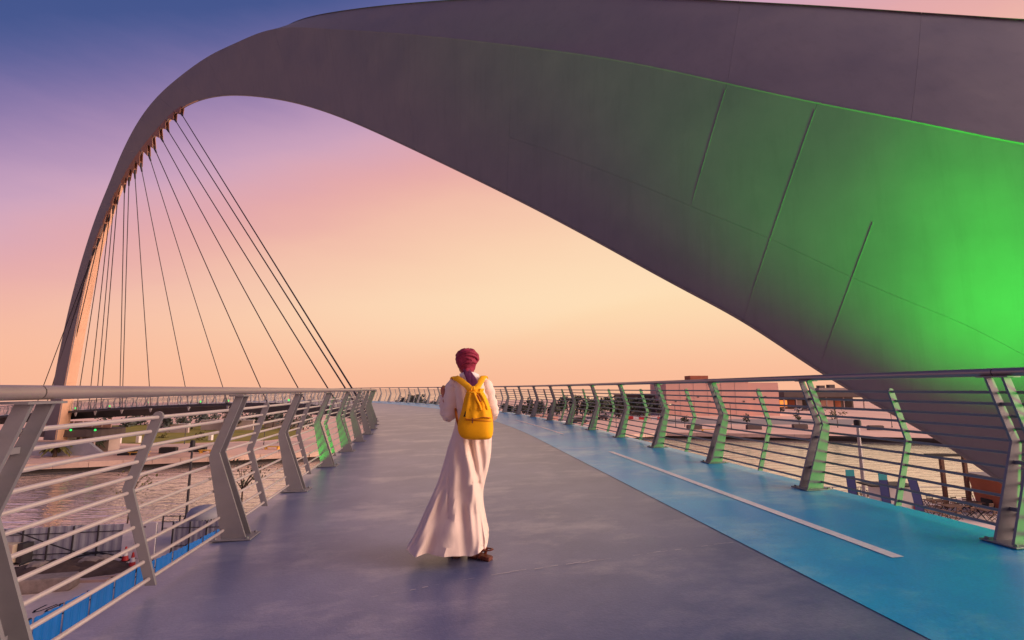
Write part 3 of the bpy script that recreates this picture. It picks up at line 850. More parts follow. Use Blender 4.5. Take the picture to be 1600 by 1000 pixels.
for k, (x, y, lab) in enumerate([(199, 711, 'dark planter box nearest the pavilion'), (263, 708, 'dark planter box with a thin stake beside the lamp post'), (309, 706, 'dark planter box next to a sunlit yellow bench')]):
    p = G(x, y); o = thing('planter', p, lab, 'planter', 'dark planters on the far quay')
    MB().box(p + Vector((0, 0, .4)), (2.3, .8, .8), .2, bev=.06).build('box', 'black', o)
    MB().box(p + Vector((0, 0, .83)), (2.0, .6, .1), .2).build('soil', 'soil', o)
for x, y, w, lab in [(217, 711, 2.8, 'low sunlit yellow bench on the quay under the far deck'), (322, 708, 1.9, 'low sunlit yellow bench on the quay beside a dark planter'), (425, 702, 2.4, 'low sunlit yellow bench near the bend of the far quay'), (1110, 674, 4.4, 'long low sunlit yellow bench before the pink hall')]:
    p = G(x, y); o = thing('quay_bench', p, lab, 'bench', 'sunlit yellow benches on the far quay')  # warm sunlit strips built as benches, their light held in the colour
    MB().box(p + Vector((0, 0, .42)), (w, .7, .12), bev=.02).build('seat', 'ochre_sunlit', o)
    for sx in (-.4, .4): MB().box(p + Vector((sx * w, 0, .17)), (.2, .6, .38)).build('leg', 'ochre_sunlit', o)
for x, y, h, lab in [(348, 690, 4.6, 'slim lamp post on the lawn just under the far girder'), (288, 694, 4.4, 'slim lamp post on the lawn left of the reddish bush'), (238, 690, 4.2, 'slim lamp post on the lawn by the white pillars'), (412, 695, 4.6, 'slim lamp post at the right end of the lawn')]:
    make_lamp(G(x, y), h, lab, .05, 'arm', 'slim lamp posts on the far lawn')
make_tree('bush', G(314, 688), 1.9, 1.5, 'leaf_olive', 160, .2, 'low reddish green bush on the far quay by a white pillar', 'bush', None, .05)
make_tree('bush', G(255, 684), 1.3, 1.4, 'leaf_olive', 140, .2, 'low olive bush on the far lawn', 'bush', None, .05)
rng_t = random.Random(11)
for k in range(17):
    x = 176 + k * 19 + rng_t.uniform(-6, 6); Y = rng_t.uniform(108, 135)
    p = at_depth(x, 640, Y); p.z = GZ
    make_tree('tree', p, rng_t.uniform(3.2, 4.9), rng_t.uniform(2.6, 3.6), 'leaf_grey', 170, .42, 'dusky round tree beyond the far lawn, %s of its row counted from the pavilion' % ordn[k], 'tree', 'row of dusky trees beyond the far lawn', .14, 6, .62)
for k, (x, y, w, h) in enumerate([(262, 676, 9, 1.8), (355, 672, 12, 2.2), (445, 668, 10, 2.0)]):
    p = at_level(x, y, GZ)
    o = thing('garden_wall', p, ['low pale wall behind the lawn, nearest the pavilion', 'long low pale wall behind the middle of the lawn', 'low pale wall at the far end of the lawn'][k], 'wall')
    MB().box(p + Vector((0, 0, h / 2)), (w, .5, h)).build('wall', 'roof_light', o)
    MB().box(p + Vector((0, 0, h + .06)), (w + .2, .7, .12)).build('coping', 'wall_white', o)

# ---- far bank, right stretch
c = Vector((81, 186, GZ))
hall = thing('pink_hall', c, 'plain pink walled hall with a square plant room on its flat roof', 'building')
bh = 11.8
zt = GZ + 18.6
Y0 = 176.0
x0, x1 = at_depth(1042, 640, Y0).x, at_depth(1220, 640, Y0).x
xm = at_depth(1172, 640, Y0).x
ztop = at_depth(1130, 596.5, Y0).z
MB().box(((x0 + xm) / 2, Y0 + 10, (ztop + GZ) / 2), (xm - x0, 20, ztop - GZ)).build('wall', 'wall_pink', hall)
MB().box(((xm + x1) / 2 + .03, Y0 + 10.6, (ztop - .3 + GZ) / 2), (x1 - xm - .06, 20, ztop - .3 - GZ)).build('wing', 'wall_pink', hall)
MB().box(((x0 + xm) / 2, Y0 + 10, ztop + .15), (xm - x0 + .5, 20.5, .3)).build('parapet', 'roof_light', hall)
pa, pb = at_depth(1079, 600, Y0 + 4).x, at_depth(1107, 600, Y0 + 4).x
pz = at_depth(1090, 587, Y0 + 4).z
MB().box(((pa + pb) / 2, Y0 + 7, (pz + ztop + .3) / 2), (pb - pa, 6, pz - ztop - .3)).build('plant_room', 'terracotta', hall)
MB().box(((pa + pb) / 2 + 9, Y0 + 7, ztop + .75), (7, 4, .9)).build('roof_unit', 'roof_light', hall)
for k in range(9):
    xx = x0 + (x1 - x0) * (.08 + .1 * k)
    MB().box((xx, Y0 - .03 if xx < xm - .7 else Y0 + .57, GZ + 5.0 + (k % 3) * .8), (.7, .12, .5)).build('vent', 'roof_dark', hall)
for k in range(5):
    xx = x0 + (xm - x0) * (k + 1) / 6
    MB().box((xx, Y0 - .02, (ztop + GZ) / 2), (.12, .1, ztop - GZ - .2)).build('wall_joint', 'roof_light', hall)
Y1 = 232.0
cn = thing('canopy_building', (at_depth(1285, 640, Y1).x, Y1 + 6, GZ), 'low building with a deep dark canopy roof and orange lit shopfronts', 'building')
X = lambda px: at_depth(px, 620, Y1).x
Zt, Zb = at_depth(1280, 611.5, Y1).z, at_depth(1280, 621, Y1).z
MB().box(((X(1222) + X(1352)) / 2, Y1 + 5, (Zt + Zb) / 2), (X(1352) - X(1222), 12, Zt - Zb), bev=.4).build('canopy', 'roof_dark', cn)
MB().box(((X(1280) + X(1345)) / 2, Y1 + 6, Zt + .8), (X(1340) - X(1285), 8, 1.6)).build('upper_roof', 'roof_light', cn)
MB().box(((X(1225) + X(1350)) / 2, Y1 + 9, (Zb + GZ) / 2), (X(1348) - X(1226), 4, Zb - GZ - .02)).build('wall', 'roof_dark', cn)
for a, b_, m_ in [(1230, 1242, 'lit_shop'), (1244, 1254, 'terracotta'), (1257, 1266, 'wall_white'), (1268, 1278, 'glass_dark'), (1296, 1316, 'wall_pink'), (1319, 1328, 'terracotta'), (1332, 1346, 'glass_dark')]:
    MB().box(((X(a) + X(b_)) / 2, Y1 + 6.94, GZ + 2.4), (X(b_) - X(a), .1, 3.2)).build('shopfront', m_, cn)
for px in (1224, 1243, 1267, 1290, 1317, 1348): MB().box((X(px), Y1 - .3, (Zb + GZ) / 2), (.4, .4, Zb - GZ - .02)).build('column', 'roof_light', cn)
for px, sz in ((1296, 1.2), (1312, 1.6)):
    MB().box((X(px), Y1 + 6, Zt + 1.6 + sz / 2), (2.6, 2.6, sz)).build('roof_unit', 'roof_dark', cn)
Y2 = 190.0
db = thing('dark_office', (at_depth(1000, 640, Y2).x, Y2 + 5, GZ), 'dark flat roofed office partly behind the trees beside the pink hall', 'building')
X2 = lambda px: at_depth(px, 620, Y2).x
zt2 = at_depth(1000, 617, Y2).z
MB().box(((X2(968) + X2(1040)) / 2, Y2 + 5, (zt2 + GZ) / 2), (X2(1040) - X2(968), 10, zt2 - GZ)).build('wall', 'roof_dark', db)
MB().box(((X2(968) + X2(1040)) / 2, Y2 + 5, zt2 + .2), (X2(1040) - X2(968) + 1, 11, .4)).build('roof', 'roof_light', db)
for k in range(8): MB().box((X2(974 + k * 8.4), Y2 - .03, zt2 - 1.6), (1.3, .1, 1.2)).build('window', 'glass_dark', db)
make_car(G(1217, 643), .05, 'car_dark', 'black car parked in front of the pink hall')
for k, px in enumerate((1247, 1256, 1265, 1274, 1284)):
    make_car(at_level(px, 641.5, GZ), 1.35, 'car_white' if k % 2 == 0 else 'car_grey', ('white' if k % 2 == 0 else 'grey') + ' car in the row parked beside the canopy building, %s from the pink hall' % ordn[k], 'cars parked beside the canopy building')
for k, (px, py, m_) in enumerate([(905, 661, 'car_dark'), (922, 659, 'car_white'), (944, 656, 'car_grey'), (992, 650, 'car_dark'), (1012, 649.5, 'car_grey'), (873, 663, 'car_white')]):
    make_car(G(px, py), .3 + k, m_, ['black car among the trees by the road, nearest the pale car', 'white car parked between two dark cars under the trees', 'grey car parked by the road before the dark office', 'black car before the dark office windows', 'grey car before the dark office, beside the pink hall', 'white car at the near end of the tree line'][k], 'cars parked by the trees')
# red and white water barriers along the road
bar0 = None
for k, (px, py) in enumerate([(985, 655), (994, 655), (1003, 655.5), (1022, 656), (1032, 656.5), (1040, 656.5), (905, 670), (918, 668.5)]):
    p = G(px, py); red = k % 2 == 0
    o = thing('road_barrier', p, ('red' if red else 'white') + ' plastic road barrier, %s in the line along the far road' % ordn[k], 'barrier', 'red and white barriers along the far road')
    q = MB(); q.prism([(p.x - .9, p.y - .3, GZ), (p.x - .9, p.y + .3, GZ), (p.x - .9, p.y + .12, GZ + .95), (p.x - .9, p.y - .12, GZ + .95)], (1.8, 0, 0)); q.build('body', 'red' if red else 'white', o)
    MB().box(p + Vector((0, 0, 1.0)), (1.5, .16, .1)).build('top_ridge', 'white' if red else 'red', o)
for px, py, h, rad, lab in [(1168, 668, 3.4, 1.2, 'thin leaning tree in front of the pink hall'), (1249, 668, 4.5, 1.5, 'slender tree in two leaf tiers near the parked cars'), (1309, 668, 5.0, 2.1, 'bushy tree before the canopy building'), (1070, 667, 3.0, 1.1, 'small tree at the pink hall corner')]:
    make_tree('quay_tree', G(px, py), h, rad, 'leaf_olive' if px == 1309 else 'leaf_dark', 130, .24, lab, 'tree', None, .1, 6, .9)
for px, py, lab in [(1178, 671, 'dark planter box below the leaning tree'), (1250, 670, 'dark planter box at the foot of the slender tree'), (1368, 672, 'dark planter box by the arch edge'), (1085, 671, 'dark planter box left of the long sunlit yellow bench')]:
    p = G(px, py); o = thing('planter', p, lab, 'planter', 'dark planters on the far quay')
    MB().box(p + Vector((0, 0, .5)), (3.4, 1.0, 1.0), bev=.06).build('box', 'roof_dark', o)
    MB().box(p + Vector((0, 0, 1.02)), (3.0, .8, .1)).build('soil', 'soil', o)
for px, py, h, lab, lit in [(1143, 671, 6.0, 'slim lamp post in front of the pink hall wall', None), (1056, 669, 5.6, 'lamp post with a lit lamp at the pink hall corner', 'lamp_warm'), (1277, 668, 6.0, 'slim lamp post between two trees near the parked cars', None), (1394, 668, 5.2, 'slim lamp post beside the arch edge', None), (963, 668, 6.5, 'slim lamp post before the dark office', None)]:
    make_lamp(G(px, py), h, lab, .07, 'arm', 'slim lamp posts on the far quay', 'pole_dark', lit)
bands = {}
for k in range(34):
    x = 628 + k * 12.2 + rng_t.uniform(-5, 5); Y = rng_t.uniform(150, 200)
    p = at_depth(x, 640, Y); p.z = GZ
    hh = rng_t.uniform(4.6, 8.6) if x < 720 or x > 880 else rng_t.uniform(3.5, 6.5)
    rng_t.random()
    band = 'left of the walker' if x < 690 else 'close behind the walker' if x < 775 else 'just right of the walker' if x < 880 else 'at the parked cars' if x < 968 else 'before the dark office'
    nb = bands[band] = bands.get(band, -1) + 1
    t_lab = ('tall' if hh > 6 else 'low') + (' dark green' if k % 3 else ' greyish') + ' tree of the far tree line, %s %s' % (ordn[nb], band)
    make_tree('tree', p, hh, hh * rng_t.uniform(.42, .56), 'leaf_dark' if k % 3 else 'leaf_grey', 300, .55, t_lab, 'tree', 'far tree line beyond the cycle track', .16, 7, .8)
for k, (x, y) in enumerate([(822, 655), (846, 653), (858, 657)]):
    p = G(x, y + 10)
    o = thing('site_cabin', p, ['pale cabin with a warm lit window between far trees', 'pale cabin in the middle of the far yard', 'small pale cabin nearest the parked cars'][k], 'cabin', 'pale cabins in the far yard')
    MB().box(p + Vector((0, 0, 1.3)), (4.2, 2.4, 2.6), .1).build('wall', 'wall_pink', o)
    MB().box(p + Vector((0, 0, 2.65)), (4.5, 2.7, .12), .1).build('roof', 'roof_light', o)
    MB().box(p + Vector((-.6, -1.22, 1.5)), (1.2, .1, .9), .1).build('window', 'lamp_warm' if k == 0 else 'glass_dark', o)

# ---- near bank, left: building site
def sheet_fence(name, a, b_, z0, z1, pitch, depth, m_, label, cat, npan, ps=-1):
    a, b_ = Vector((a[0], a[1], 0)), Vector((b_[0], b_[1], 0))
    d = (b_ - a).normalized(); nr = Vector((-d.y, d.x, 0)); Ln = (b_ - a).length
    root = thing(name, ((a.x + b_.x) / 2, (a.y + b_.y) / 2, z0), label, cat)
    for i in range(npan):
        s0, s1 = Ln * i / npan + .008, Ln * (i + 1) / npan - .008
        k = max(2, int((s1 - s0) / (pitch / 4))); pf = []
        for j in range(k + 1):
            s_ = s0 + (s1 - s0) * j / k
            ph = j % 4
            pf.append((s_, depth if ph in (1, 2) else 0))
        g = MB()
        dz = random.uniform(-.025, .025)
        vs = [a + d * s_ + nr * o_ + Vector((0, 0, z)) for z in (z0, z1 + dz) for s_, o_ in pf]
        vs += [v - nr * .012 for v in vs]
        n_ = len(pf); h_ = 2 * n_
        fs = [(j, j + 1, n_ + j + 1, n_ + j) for j in range(n_ - 1)] + [(h_ + j + 1, h_ + j, h_ + n_ + j, h_ + n_ + j + 1) for j in range(n_ - 1)]
        fs += [(n_ + j, n_ + j + 1, h_ + n_ + j + 1, h_ + n_ + j) for j in range(n_ - 1)]
        g.add(vs, fs); g.build('panel', m_, root)
        if 1:
            p = a + d * (s0 - .008) + nr * (.07 * ps if ps < 0 else .12)
            MB().box((p.x, p.y, (z0 + z1) / 2), (.06, .06, z1 - z0)).build('fence_post', 'pole_dark', root)
    off_ = nr * (-.035 if ps < 0 else .085)
    for zz in (z0 + .4, z1 - .35):
        MB().tube([a + off_ + Vector((0, 0, zz)), b_ + off_ + Vector((0, 0, zz))], .022, 6).build('fence_rail', 'pole_dark', root)
    return root
sheet_fence('site_hoarding', (-31.5, 27.2), (-21.9, 28.8), GZ, GZ + 1.82, .42, .035, 'hoarding', 'long pale grey corrugated hoarding along the building site', 'fence', 8)
sheet_fence('site_hoarding', (-19.6, 29.6), (-15.9, 29.9), GZ, GZ + 1.75, .3, .035, 'hoarding', 'short pale grey corrugated hoarding behind the end of the blue fence', 'fence', 4)
sheet_fence('blue_fence', (-15.5, 12.6), (-15.5, 27.9), GZ, GZ + 2.0, .30, .05, 'hoarding_blue', 'bright blue corrugated site fence below the walkway', 'fence', 14, 1)
sb = thing('sign_board', (-20.5, 28.6, GZ), 'tall white board with a black arrow pointing left', 'sign')
MB().box((-20.5, 28.6, GZ + 1.02), (1.3, .06, 1.9), -.1).build('board', 'white', sb)
for sx in (-.5, .5): MB().box((-20.5 + sx, 28.72, GZ + .9), (.08, .08, 1.8)).build('leg', 'pole_dark', sb)
q = MB(); ax, ay, az = -20.68, 28.57, GZ + 1.72
q.prism([(ax - .2, ay, az), (ax - .04, ay, az + .11), (ax - .04, ay, az + .03), (ax + .2, ay, az + .03), (ax + .2, ay, az - .03), (ax - .04, ay, az - .03), (ax - .04, ay, az - .11)], (0, -.008, 0)); q.build('arrow', 'ink', sb)
for k, (x, y, lab) in enumerate([(195, 877, 'red and white traffic cone nearest the grey hoarding'), (206, 887, 'red and white traffic cone beside the blue fence top'), (226, 881, 'red and white traffic cone nearest the arrow board')]):
    p = G(x, y); o = thing('traffic_cone', p, lab, 'traffic cone', 'traffic cones on the building site')
    MB().box(p + Vector((0, 0, .03)), (.42, .42, .06), .3 * k, bev=.015).build('base', 'black', o)
    MB().lathe(p, [(.17, .062), (.125, .3)], 14).build('cone', 'red', o, True)
    MB().lathe(p, [(.1255, .3), (.085, .52)], 14).build('sleeve', 'white', o, True)
    MB().lathe(p, [(.0855, .52), (.04, .76), (.02, .77)], 14).build('tip', 'red', o, True)
def block(name, x, y, size, rz, m_, lab, cat):
    p = G(x, y); o = tag(MB().box(p + Vector((0, 0, size[2] / 2)), size, rz, bev=min(size) * .12).build(name, m_), lab, cat); return o
block('concrete_block', 72, 922, (2.3, .8, .62), .25, 'stone', 'long rough concrete block lying on the pale sand', 'concrete block')
block('concrete_slab', 36, 920, (.9, .7, .25), .6, 'concrete', 'small flat slab beside the long concrete block', 'slab')
block('timber_plank', 128, 909, (2.4, .3, .12), .12, 'quay', 'pale plank on the sand right of the concrete block', 'plank')
block('timber_plank', 156, 903, (2.6, .3, .1), .35, 'quay', 'pale plank on the sand nearest the blue fence', 'plank')
bx = thing('electric_box', G(14, 882), 'cream electrical cabinet with a dark side at the hoarding', 'cabinet')
p = G(14, 882)
MB().box(p + Vector((0, 0, .62)), (.95, .5, .95), -.2, bev=.03).build('cabinet', 'box_cream', bx)
MB().box(p + Vector((.72, .05, .62)), (.4, .5, .98), -.2).build('side_box', 'pole_dark', bx)
MB().box(p + Vector((.05, -.27, .6)), (.08, .05, .1), -.2).build('handle', 'black', bx)
for sx in (-.35, .35): MB().box(p + Vector((sx, 0, .08)), (.1, .4, .16)).build('foot', 'pole_dark', bx)
# dug soil and rocks
q = MB(); rn = random.Random(5)
pc = G(110, 893); nx, ny = 26, 16
for j in range(ny + 1):
    for i in range(nx + 1):
        u, v = i / nx * 2 - 1, j / ny * 2 - 1
        hgt = max(0, 1 - (u * u + v * v)) * .5
        q.v.append((pc.x + u * 3.6, pc.y + v * 1.5, GZ - .02 + hgt * (.7 + .6 * rn.random()) + rn.uniform(-.02, .04) * (hgt > 0)))
for j in range(ny):
    for i in range(nx): a = j * (nx + 1) + i; q.f.append((a, a + 1, a + nx + 2, a + nx + 1))
tag(q.build('soil_heap', 'soil', smooth=True), kind='stuff', label='dark dug soil heaped before the grey hoarding')
for k, (x, y, r_, lab) in enumerate([(58, 895, .38, 'pale rock on the soil left of the heap'), (140, 888, .42, 'brown rock on the soil heap'), (160, 884, .34, 'brown rock on the soil nearest the cones')]):
    p = G(x, y); q = MB(); rings = []
    for a in range(1, 6):
        th = math.pi * a / 6
        rings.append([(p.x + r_ * 1.5 * math.sin(th) * math.cos(b2 * .7854) * rn.uniform(.8, 1.15), p.y + r_ * math.sin(th) * math.sin(b2 * .7854) * rn.uniform(.8, 1.15), GZ + .25 + r_ * .6 * math.cos(th) * rn.uniform(.85, 1.1) + .1) for b2 in range(8)])
    tag(q.loft(rings).build('rock', 'stone'), lab, 'rock', 'rocks on the building site')
hose_pts = [G(28, 893), G(52, 888), G(84, 884), G(110, 880), G(150, 876), G(190, 878)]
tag(MB().tube([p + Vector((0, 0, .3 + .15 * math.sin(i * 2))) for i, p in enumerate(hose_pts)], .05, 6).build('hose', 'black', smooth=True), 'black hose lying along the foot of the grey hoarding', 'hose')
hz_ = [Vector((-31, 27.0, GZ + 1.0)), Vector((-29, 27.3, GZ + 1.75)), Vector((-27, 27.65, GZ + 1.7)), Vector((-25.2, 27.95, GZ + 1.0)), Vector((-23.6, 28.2, GZ + .45)), Vector((-22.6, 28.4, GZ + .4))]
tag(MB().tube(cr_spline(hz_, 6), .03, 6).build('hose', 'black', smooth=True), 'black cable looping down the face of the grey hoarding', 'cable')
# painted scrawl on the sand
sm = MB(); base = G(46, 958)
def stroke(pts):
    for (x0_, y0_), (x1_, y1_) in zip(pts[:-1], pts[1:]):
        a = Vector((base.x + x0_, base.y + y0_, GZ + .006)); b_ = Vector((base.x + x1_, base.y + y1_, GZ + .006)); d = (b_ - a).normalized() * .045; n_ = Vector((-d.y, d.x, 0))
        sm.add([a - d + n_, a - d - n_, b_ + d - n_, b_ + d + n_], [(0, 1, 2, 3)])
stroke([(-.02, .75), (.0, .25), (.12, .05), (.26, .2), (.38, .8)]); stroke([(.55, .95), (.48, .3), (.56, .12), (.78, .2), (.98, .42)])
tag(sm.build('painted_mark', 'ink'), 'black letters UL painted on the pale sand', 'painted mark')
# round grey drum behind the blue fence
dp = Vector((-19.2, 31.8, GZ)); dr = thing('cooling_drum', dp, 'round grey metal drum with domed lid and slatted band behind the blue fence', 'drum')
MB().lathe(dp, [(.5, -.02), (.62, .1), (.86, .55), (.90, .62)], 24).build('bowl', 'pole_dark', dr, True)
MB().lathe(dp, [(.93, .64), (.93, .98)], 24).build('drum_body', 'concrete', dr, True)
MB().lathe(dp, [(.97, .99), (.98, 1.03), (.97, 1.07)], 24).build('ring', 'steel_light', dr, True)
MB().lathe(dp, [(.8, 1.07), (.8, 1.45)], 24).build('inner_core', 'dark_gap', dr, True)
for k in range(36):
    a = 2 * math.pi * k / 36
    MB().box((dp.x + .9 * math.cos(a), dp.y + .9 * math.sin(a), GZ + 1.26), (.05, .05, .38), a).build('slat', 'steel_light', dr)
MB().lathe(dp, [(.97, 1.455), (.98, 1.5), (.95, 1.75), (.8, 1.98), (.5, 2.1), (.02, 2.13)], 24).build('lid', 'hoarding', dr, True)
make_lamp(G(290, 817), 5.1, 'dark lamp post standing on the near quay beyond the hoardings', .085, 'cap')
make_tree('sapling', G(199, 818), 3.9, 1.75, 'leaf_olive', 60, .10, 'nearly bare sapling on the near quay behind the arrow board', 'tree', None, .055, 16, .62, 1.0)
make_tree('sapling', G(374, 812), 4.6, 1.6, 'leaf_dark', 150, .12, 'leafier sapling on the near quay beyond the second main railing post', 'tree', None, .08, 13, .8, 1.0, .1)
sf = thing('site_barrier', Vector((-21.9, 33.6, GZ)), 'short dark metal barrier at the foot of the dark lamp post', 'barrier')
for k in range(3): MB().box((-23 + k * 1.1, 33.6, GZ + .55), (.07, .07, 1.1)).build('upright', 'pole_dark', sf)
for zz in (.3, .7, 1.05): MB().tube([(-23.05, 33.6, GZ + zz), (-20.75, 33.6, GZ + zz)], .025, 6).build('rail', 'pole_dark', sf, True)

# ---- near bank, right: quay terrace
make_lamp(Vector((28.2, 42.0, GZ)) - Vector((0, 1.5, 0)), 6.3, 'pale grey round pole on the terrace edge with a flat cap', .14, 'cap', None, 'steel_light')
wf = thing('wooden_frame', Vector((34.9, 40.3, GZ)), 'open wooden frame of two posts and a dark top beam on the terrace', 'wooden frame')
for px in (1478, 1514):
    p = at_depth(px, 780, 40.3); MB().box((p.x, 40.3, GZ + 2.0), (.24, .24, 4.0)).build('post', 'wood', wf)
MB().box((34.9, 40.3, GZ + 4.1), (3.2, .35, .2)).build('beam', 'black', wf)
qr = thing('quay_railing', Vector((36, 42.6, GZ)), 'kinked steel railing along the terrace edge by the water', 'railing')
npost = 0
for k in range(13):
    x = 22 + k * 2.4
    for dx in (0, .25):
        q = MB(); q.tube([(x + dx, 42.5, GZ), (x + dx, 42.75, GZ + .65), (x + dx, 42.62, GZ + 1.15)], .03, 6); q.build('post', 'pole_dark', qr, True)
for zz, yy in ((.2, 42.58), (.42, 42.66), (.64, 42.74), (.85, 42.7)): MB().tube([(21.8, yy, GZ + zz), (51.5, yy, GZ + zz)], .014, 6).build('rail_bar', 'pole_dark', qr, True)
MB().tube([(21.8, 42.62, GZ + 1.17), (51.5, 42.62, GZ + 1.17)], .035, 8).build('handrail', 'steel_light', qr, True)
kb = thing('promo_stall', Vector((27.5, 36.4, GZ)), 'white stall counter with a red panel between navy banners', 'stall')
MB().box((27.5, 36.4, GZ + 1.25), (2.9, 1.2, 2.5), bev=.04).build('counter', 'white', kb)
MB().box((28.62, 35.78, GZ + .75), (.6, .06, 1.1)).build('red_panel', 'red', kb)
MB().box((27.0, 36.4, GZ + 2.56), (3.3, 1.5, .1)).build('top_board', 'black', kb)
for k, (px, top, lab) in enumerate([(1335, 744, 'navy banner with a teal top standing apart from the stall'), (1386, 750, 'navy banner with a teal top at the near corner of the stall'), (1437, 747, 'curved navy banner at the red panel side of the stall')]):
    p = at_depth(px, 790, 35.2); p.z = GZ; zt_ = at_depth(px, top, 35.2).z
    o = thing('navy_banner', p, lab, 'banner', 'navy banners around the white stall')
    bend = -.35 if k == 2 else -.1
    pts = [(p.x + bend * (f_ ** 2), p.y, GZ + .1 + (zt_ - GZ - .1) * f_) for f_ in (0, .25, .5, .75, 1)]
    q = MB()
    for (xa_, ya_, za_), (xb_, yb_, zb_) in zip(pts[:-1], pts[1:]):
        q.add([(xa_ - .3, ya_, za_), (xa_ + .3, ya_, za_), (xb_ + .3, yb_, zb_), (xb_ - .3, yb_, zb_), (xa_ - .3, ya_ + .02, za_), (xa_ + .3, ya_ + .02, za_), (xb_ + .3, yb_ + .02, zb_), (xb_ - .3, yb_ + .02, zb_)], [(0, 1, 2, 3), (7, 6, 5, 4), (0, 3, 7, 4), (1, 5, 6, 2)])
    q.build('flag', 'navy', o)
    if k < 2: MB().box((pts[-1][0], p.y - .002, zt_ + .22), (.6, .03, .44)).build('teal_top', 'teal', o)
    MB().tube([(x_ + .32, y_ + .01, z_) for x_, y_, z_ in pts], .02, 6).build('pole', 'pole_dark', o, True)
    MB().box((p.x, p.y, GZ + .05), (.7, .5, .1)).build('base', 'black', o)
# folding tables and chairs
def chair_proto():
    t_ = thing('folding_chair', (0, 0, 0), 'dark folding chair', 'chair', 'dark folding chairs on the terrace')
    for sx in (-.22, .22):
        MB().tube([(sx, -.25, 0), (sx, .22, .46), (sx, .3, .9)], .018, 5).build('leg', 'pole_dark', t_, True)
        MB().tube([(sx * .9, .28, 0), (sx * .9, -.22, .45)], .018, 5).build('leg', 'pole_dark', t_, True)
    for k in range(4): MB().box((0, -.2 + k * .11, .46), (.44, .08, .02)).build('seat_slat', 'wood', t_)
    for k in range(2): MB().box((0, .27 + k * .025, .68 + k * .15), (.44, .02, .09)).build('back_slat', 'wood', t_)
    return t_
def table_proto():
    t_ = thing('folding_table', (0, 0, 0), 'dark folding table', 'table', 'dark folding tables on the terrace')
    for k in range(6): MB().box((0, -.33 + k * .132, .74), (1.5, .115, .03)).build('top_slat', 'wood', t_)
    for sx in (-.6, .6):
        MB().tube([(sx, -.35, 0), (sx, .32, .72)], .025, 5).build('leg', 'pole_dark', t_, True)
        MB().tube([(sx, .35, 0), (sx, -.32, .72)], .025, 5).build('leg', 'pole_dark', t_, True)
    return t_
cpos, tpos = [], []
for (x, y) in [(1360, 787), (1462, 797), (1490, 806), (1520, 800), (1468, 815), (1545, 812)]:
    tpos.append(G(x, y))
tp, cp = table_proto(), chair_proto()
tl = ['dark slatted folding table left of the white stall', 'dark slatted folding table just right of the stall', 'dark slatted folding table in the middle of the terrace', 'dark slatted folding table below the wooden frame', 'dark slatted folding table nearest the cycle track edge', 'dark slatted folding table nearest the brick plinth']
for k, p in enumerate(tpos):
    rz = random.uniform(-.3, .3)
    o = tp if k == 0 else copy_tree(tp, p, tl[k])
    o.location = p; o.rotation_euler = (0, 0, rz); o['label'] = tl[k]
    for j, (dx, dy, a) in enumerate([(-.45, -.75, math.pi), (.45, -.78, math.pi + .2), (-.4, .8, .1), (.42, .76, -.15)]):
        c_ = cp if (k == 0 and j == 0) else copy_tree(cp, p)
        c_.location = p + Vector((dx, dy, 0)); c_.rotation_euler = (0, 0, a + rz)
        c_['label'] = 'dark folding chair at the %s, %s side, %s seat' % (tl[k].replace('dark slatted folding ', ''), 'near' if j < 2 else 'water', 'left' if j % 2 == 0 else 'right')
tag(MB().box((at_depth(1553, 780, 40).x, 40, GZ + .4), (1.3, 1.0, .8), bev=.05).build('black_crate', 'black'), 'black crate beside the brick coloured plinth', 'crate')
pl_ = thing('brick_plinth', Vector((39.2, 39.6, GZ)), 'brick coloured slanting plinth on the terrace under the arch edge', 'plinth')
q = MB(); q.prism([(37.6, 38, GZ), (41.5, 38, GZ), (41.5, 38, GZ + 2.5), (37.1, 38, GZ + 2.5)], (0, 3, 0)); q.build('body', 'terracotta', pl_)
MB().box((39.3, 39.5, GZ + 2.58), (4.8, 3.3, .16)).build('cap', 'concrete', pl_)

# ------------------------------------------------------------------ the walker
PY = 4.1
def Q(x, y, dy=0.0): return at_depth(x, y, PY + dy)
foot_r = at_level(760, 879, 0.012)
per = thing('person', Vector((at_depth(735, 870, PY).x, PY, 0.0)), 'walker seen from behind in a long pale robe and maroon headscarf', 'person')
# body: one continuous skinned figure
bv, be, br = [], [], []
def J(p, r, par=None):
    bv.append(Vector(p) - per.location); br.append(r)
    if par is not None: be.append((par, len(bv) - 1))
    return len(bv) - 1
pel = J(Q(737, 706, .04), .075)
wai = J(Q(738, 668, .02), .085, pel); che = J(Q(736, 628, .01), .095, wai); nkb = J(Q(732, 594, .01), .055, che)
nk = J(Q(731, 585, .02), .045, nkb); hd0 = J(Q(729.5, 574, .03), .068, nk); hd1 = J(Q(729.5, 562, .03), .082, hd0); hd2 = J(Q(729.5, 553, .03), .07, hd1)
jaw = J(Q(722.5, 580, .085), .034, hd0); nose = J(Q(716, 573, .115), .012, hd0); ear = J(Q(714.5, 571, .0), .012, hd0)
# left arm folded up to the strap
ls = J(Q(710, 605), .055, che); le = J(Q(703, 650, -.01), .040, ls); lw = J(Q(693.6, 618, .06), .026, le)
lp = J(Q(692.6, 610.5, .06), .032, lw)
for dx, dy_, dd, sc_ in ((-2.6, -5.5, -.01, 1), (-1.0, -7.0, .0, 1.05), (.8, -7.0, .015, 1), (2.4, -6.0, .03, .85)):
    f1 = J(Q(692.6 + dx, 610.5 + dy_ * .55, .06 + dd), .0105, lp); f2 = J(Q(692.6 + dx + .8, 610.5 + dy_ * sc_, .07 + dd), .0095, f1); J(Q(692.6 + dx + 2.6, 610.5 + dy_ * sc_ + .8, .09 + dd), .008, f2)
th = J(Q(698.0, 611.5, .085), .0115, lw); J(Q(700.5, 607.5, .09), .009, th)
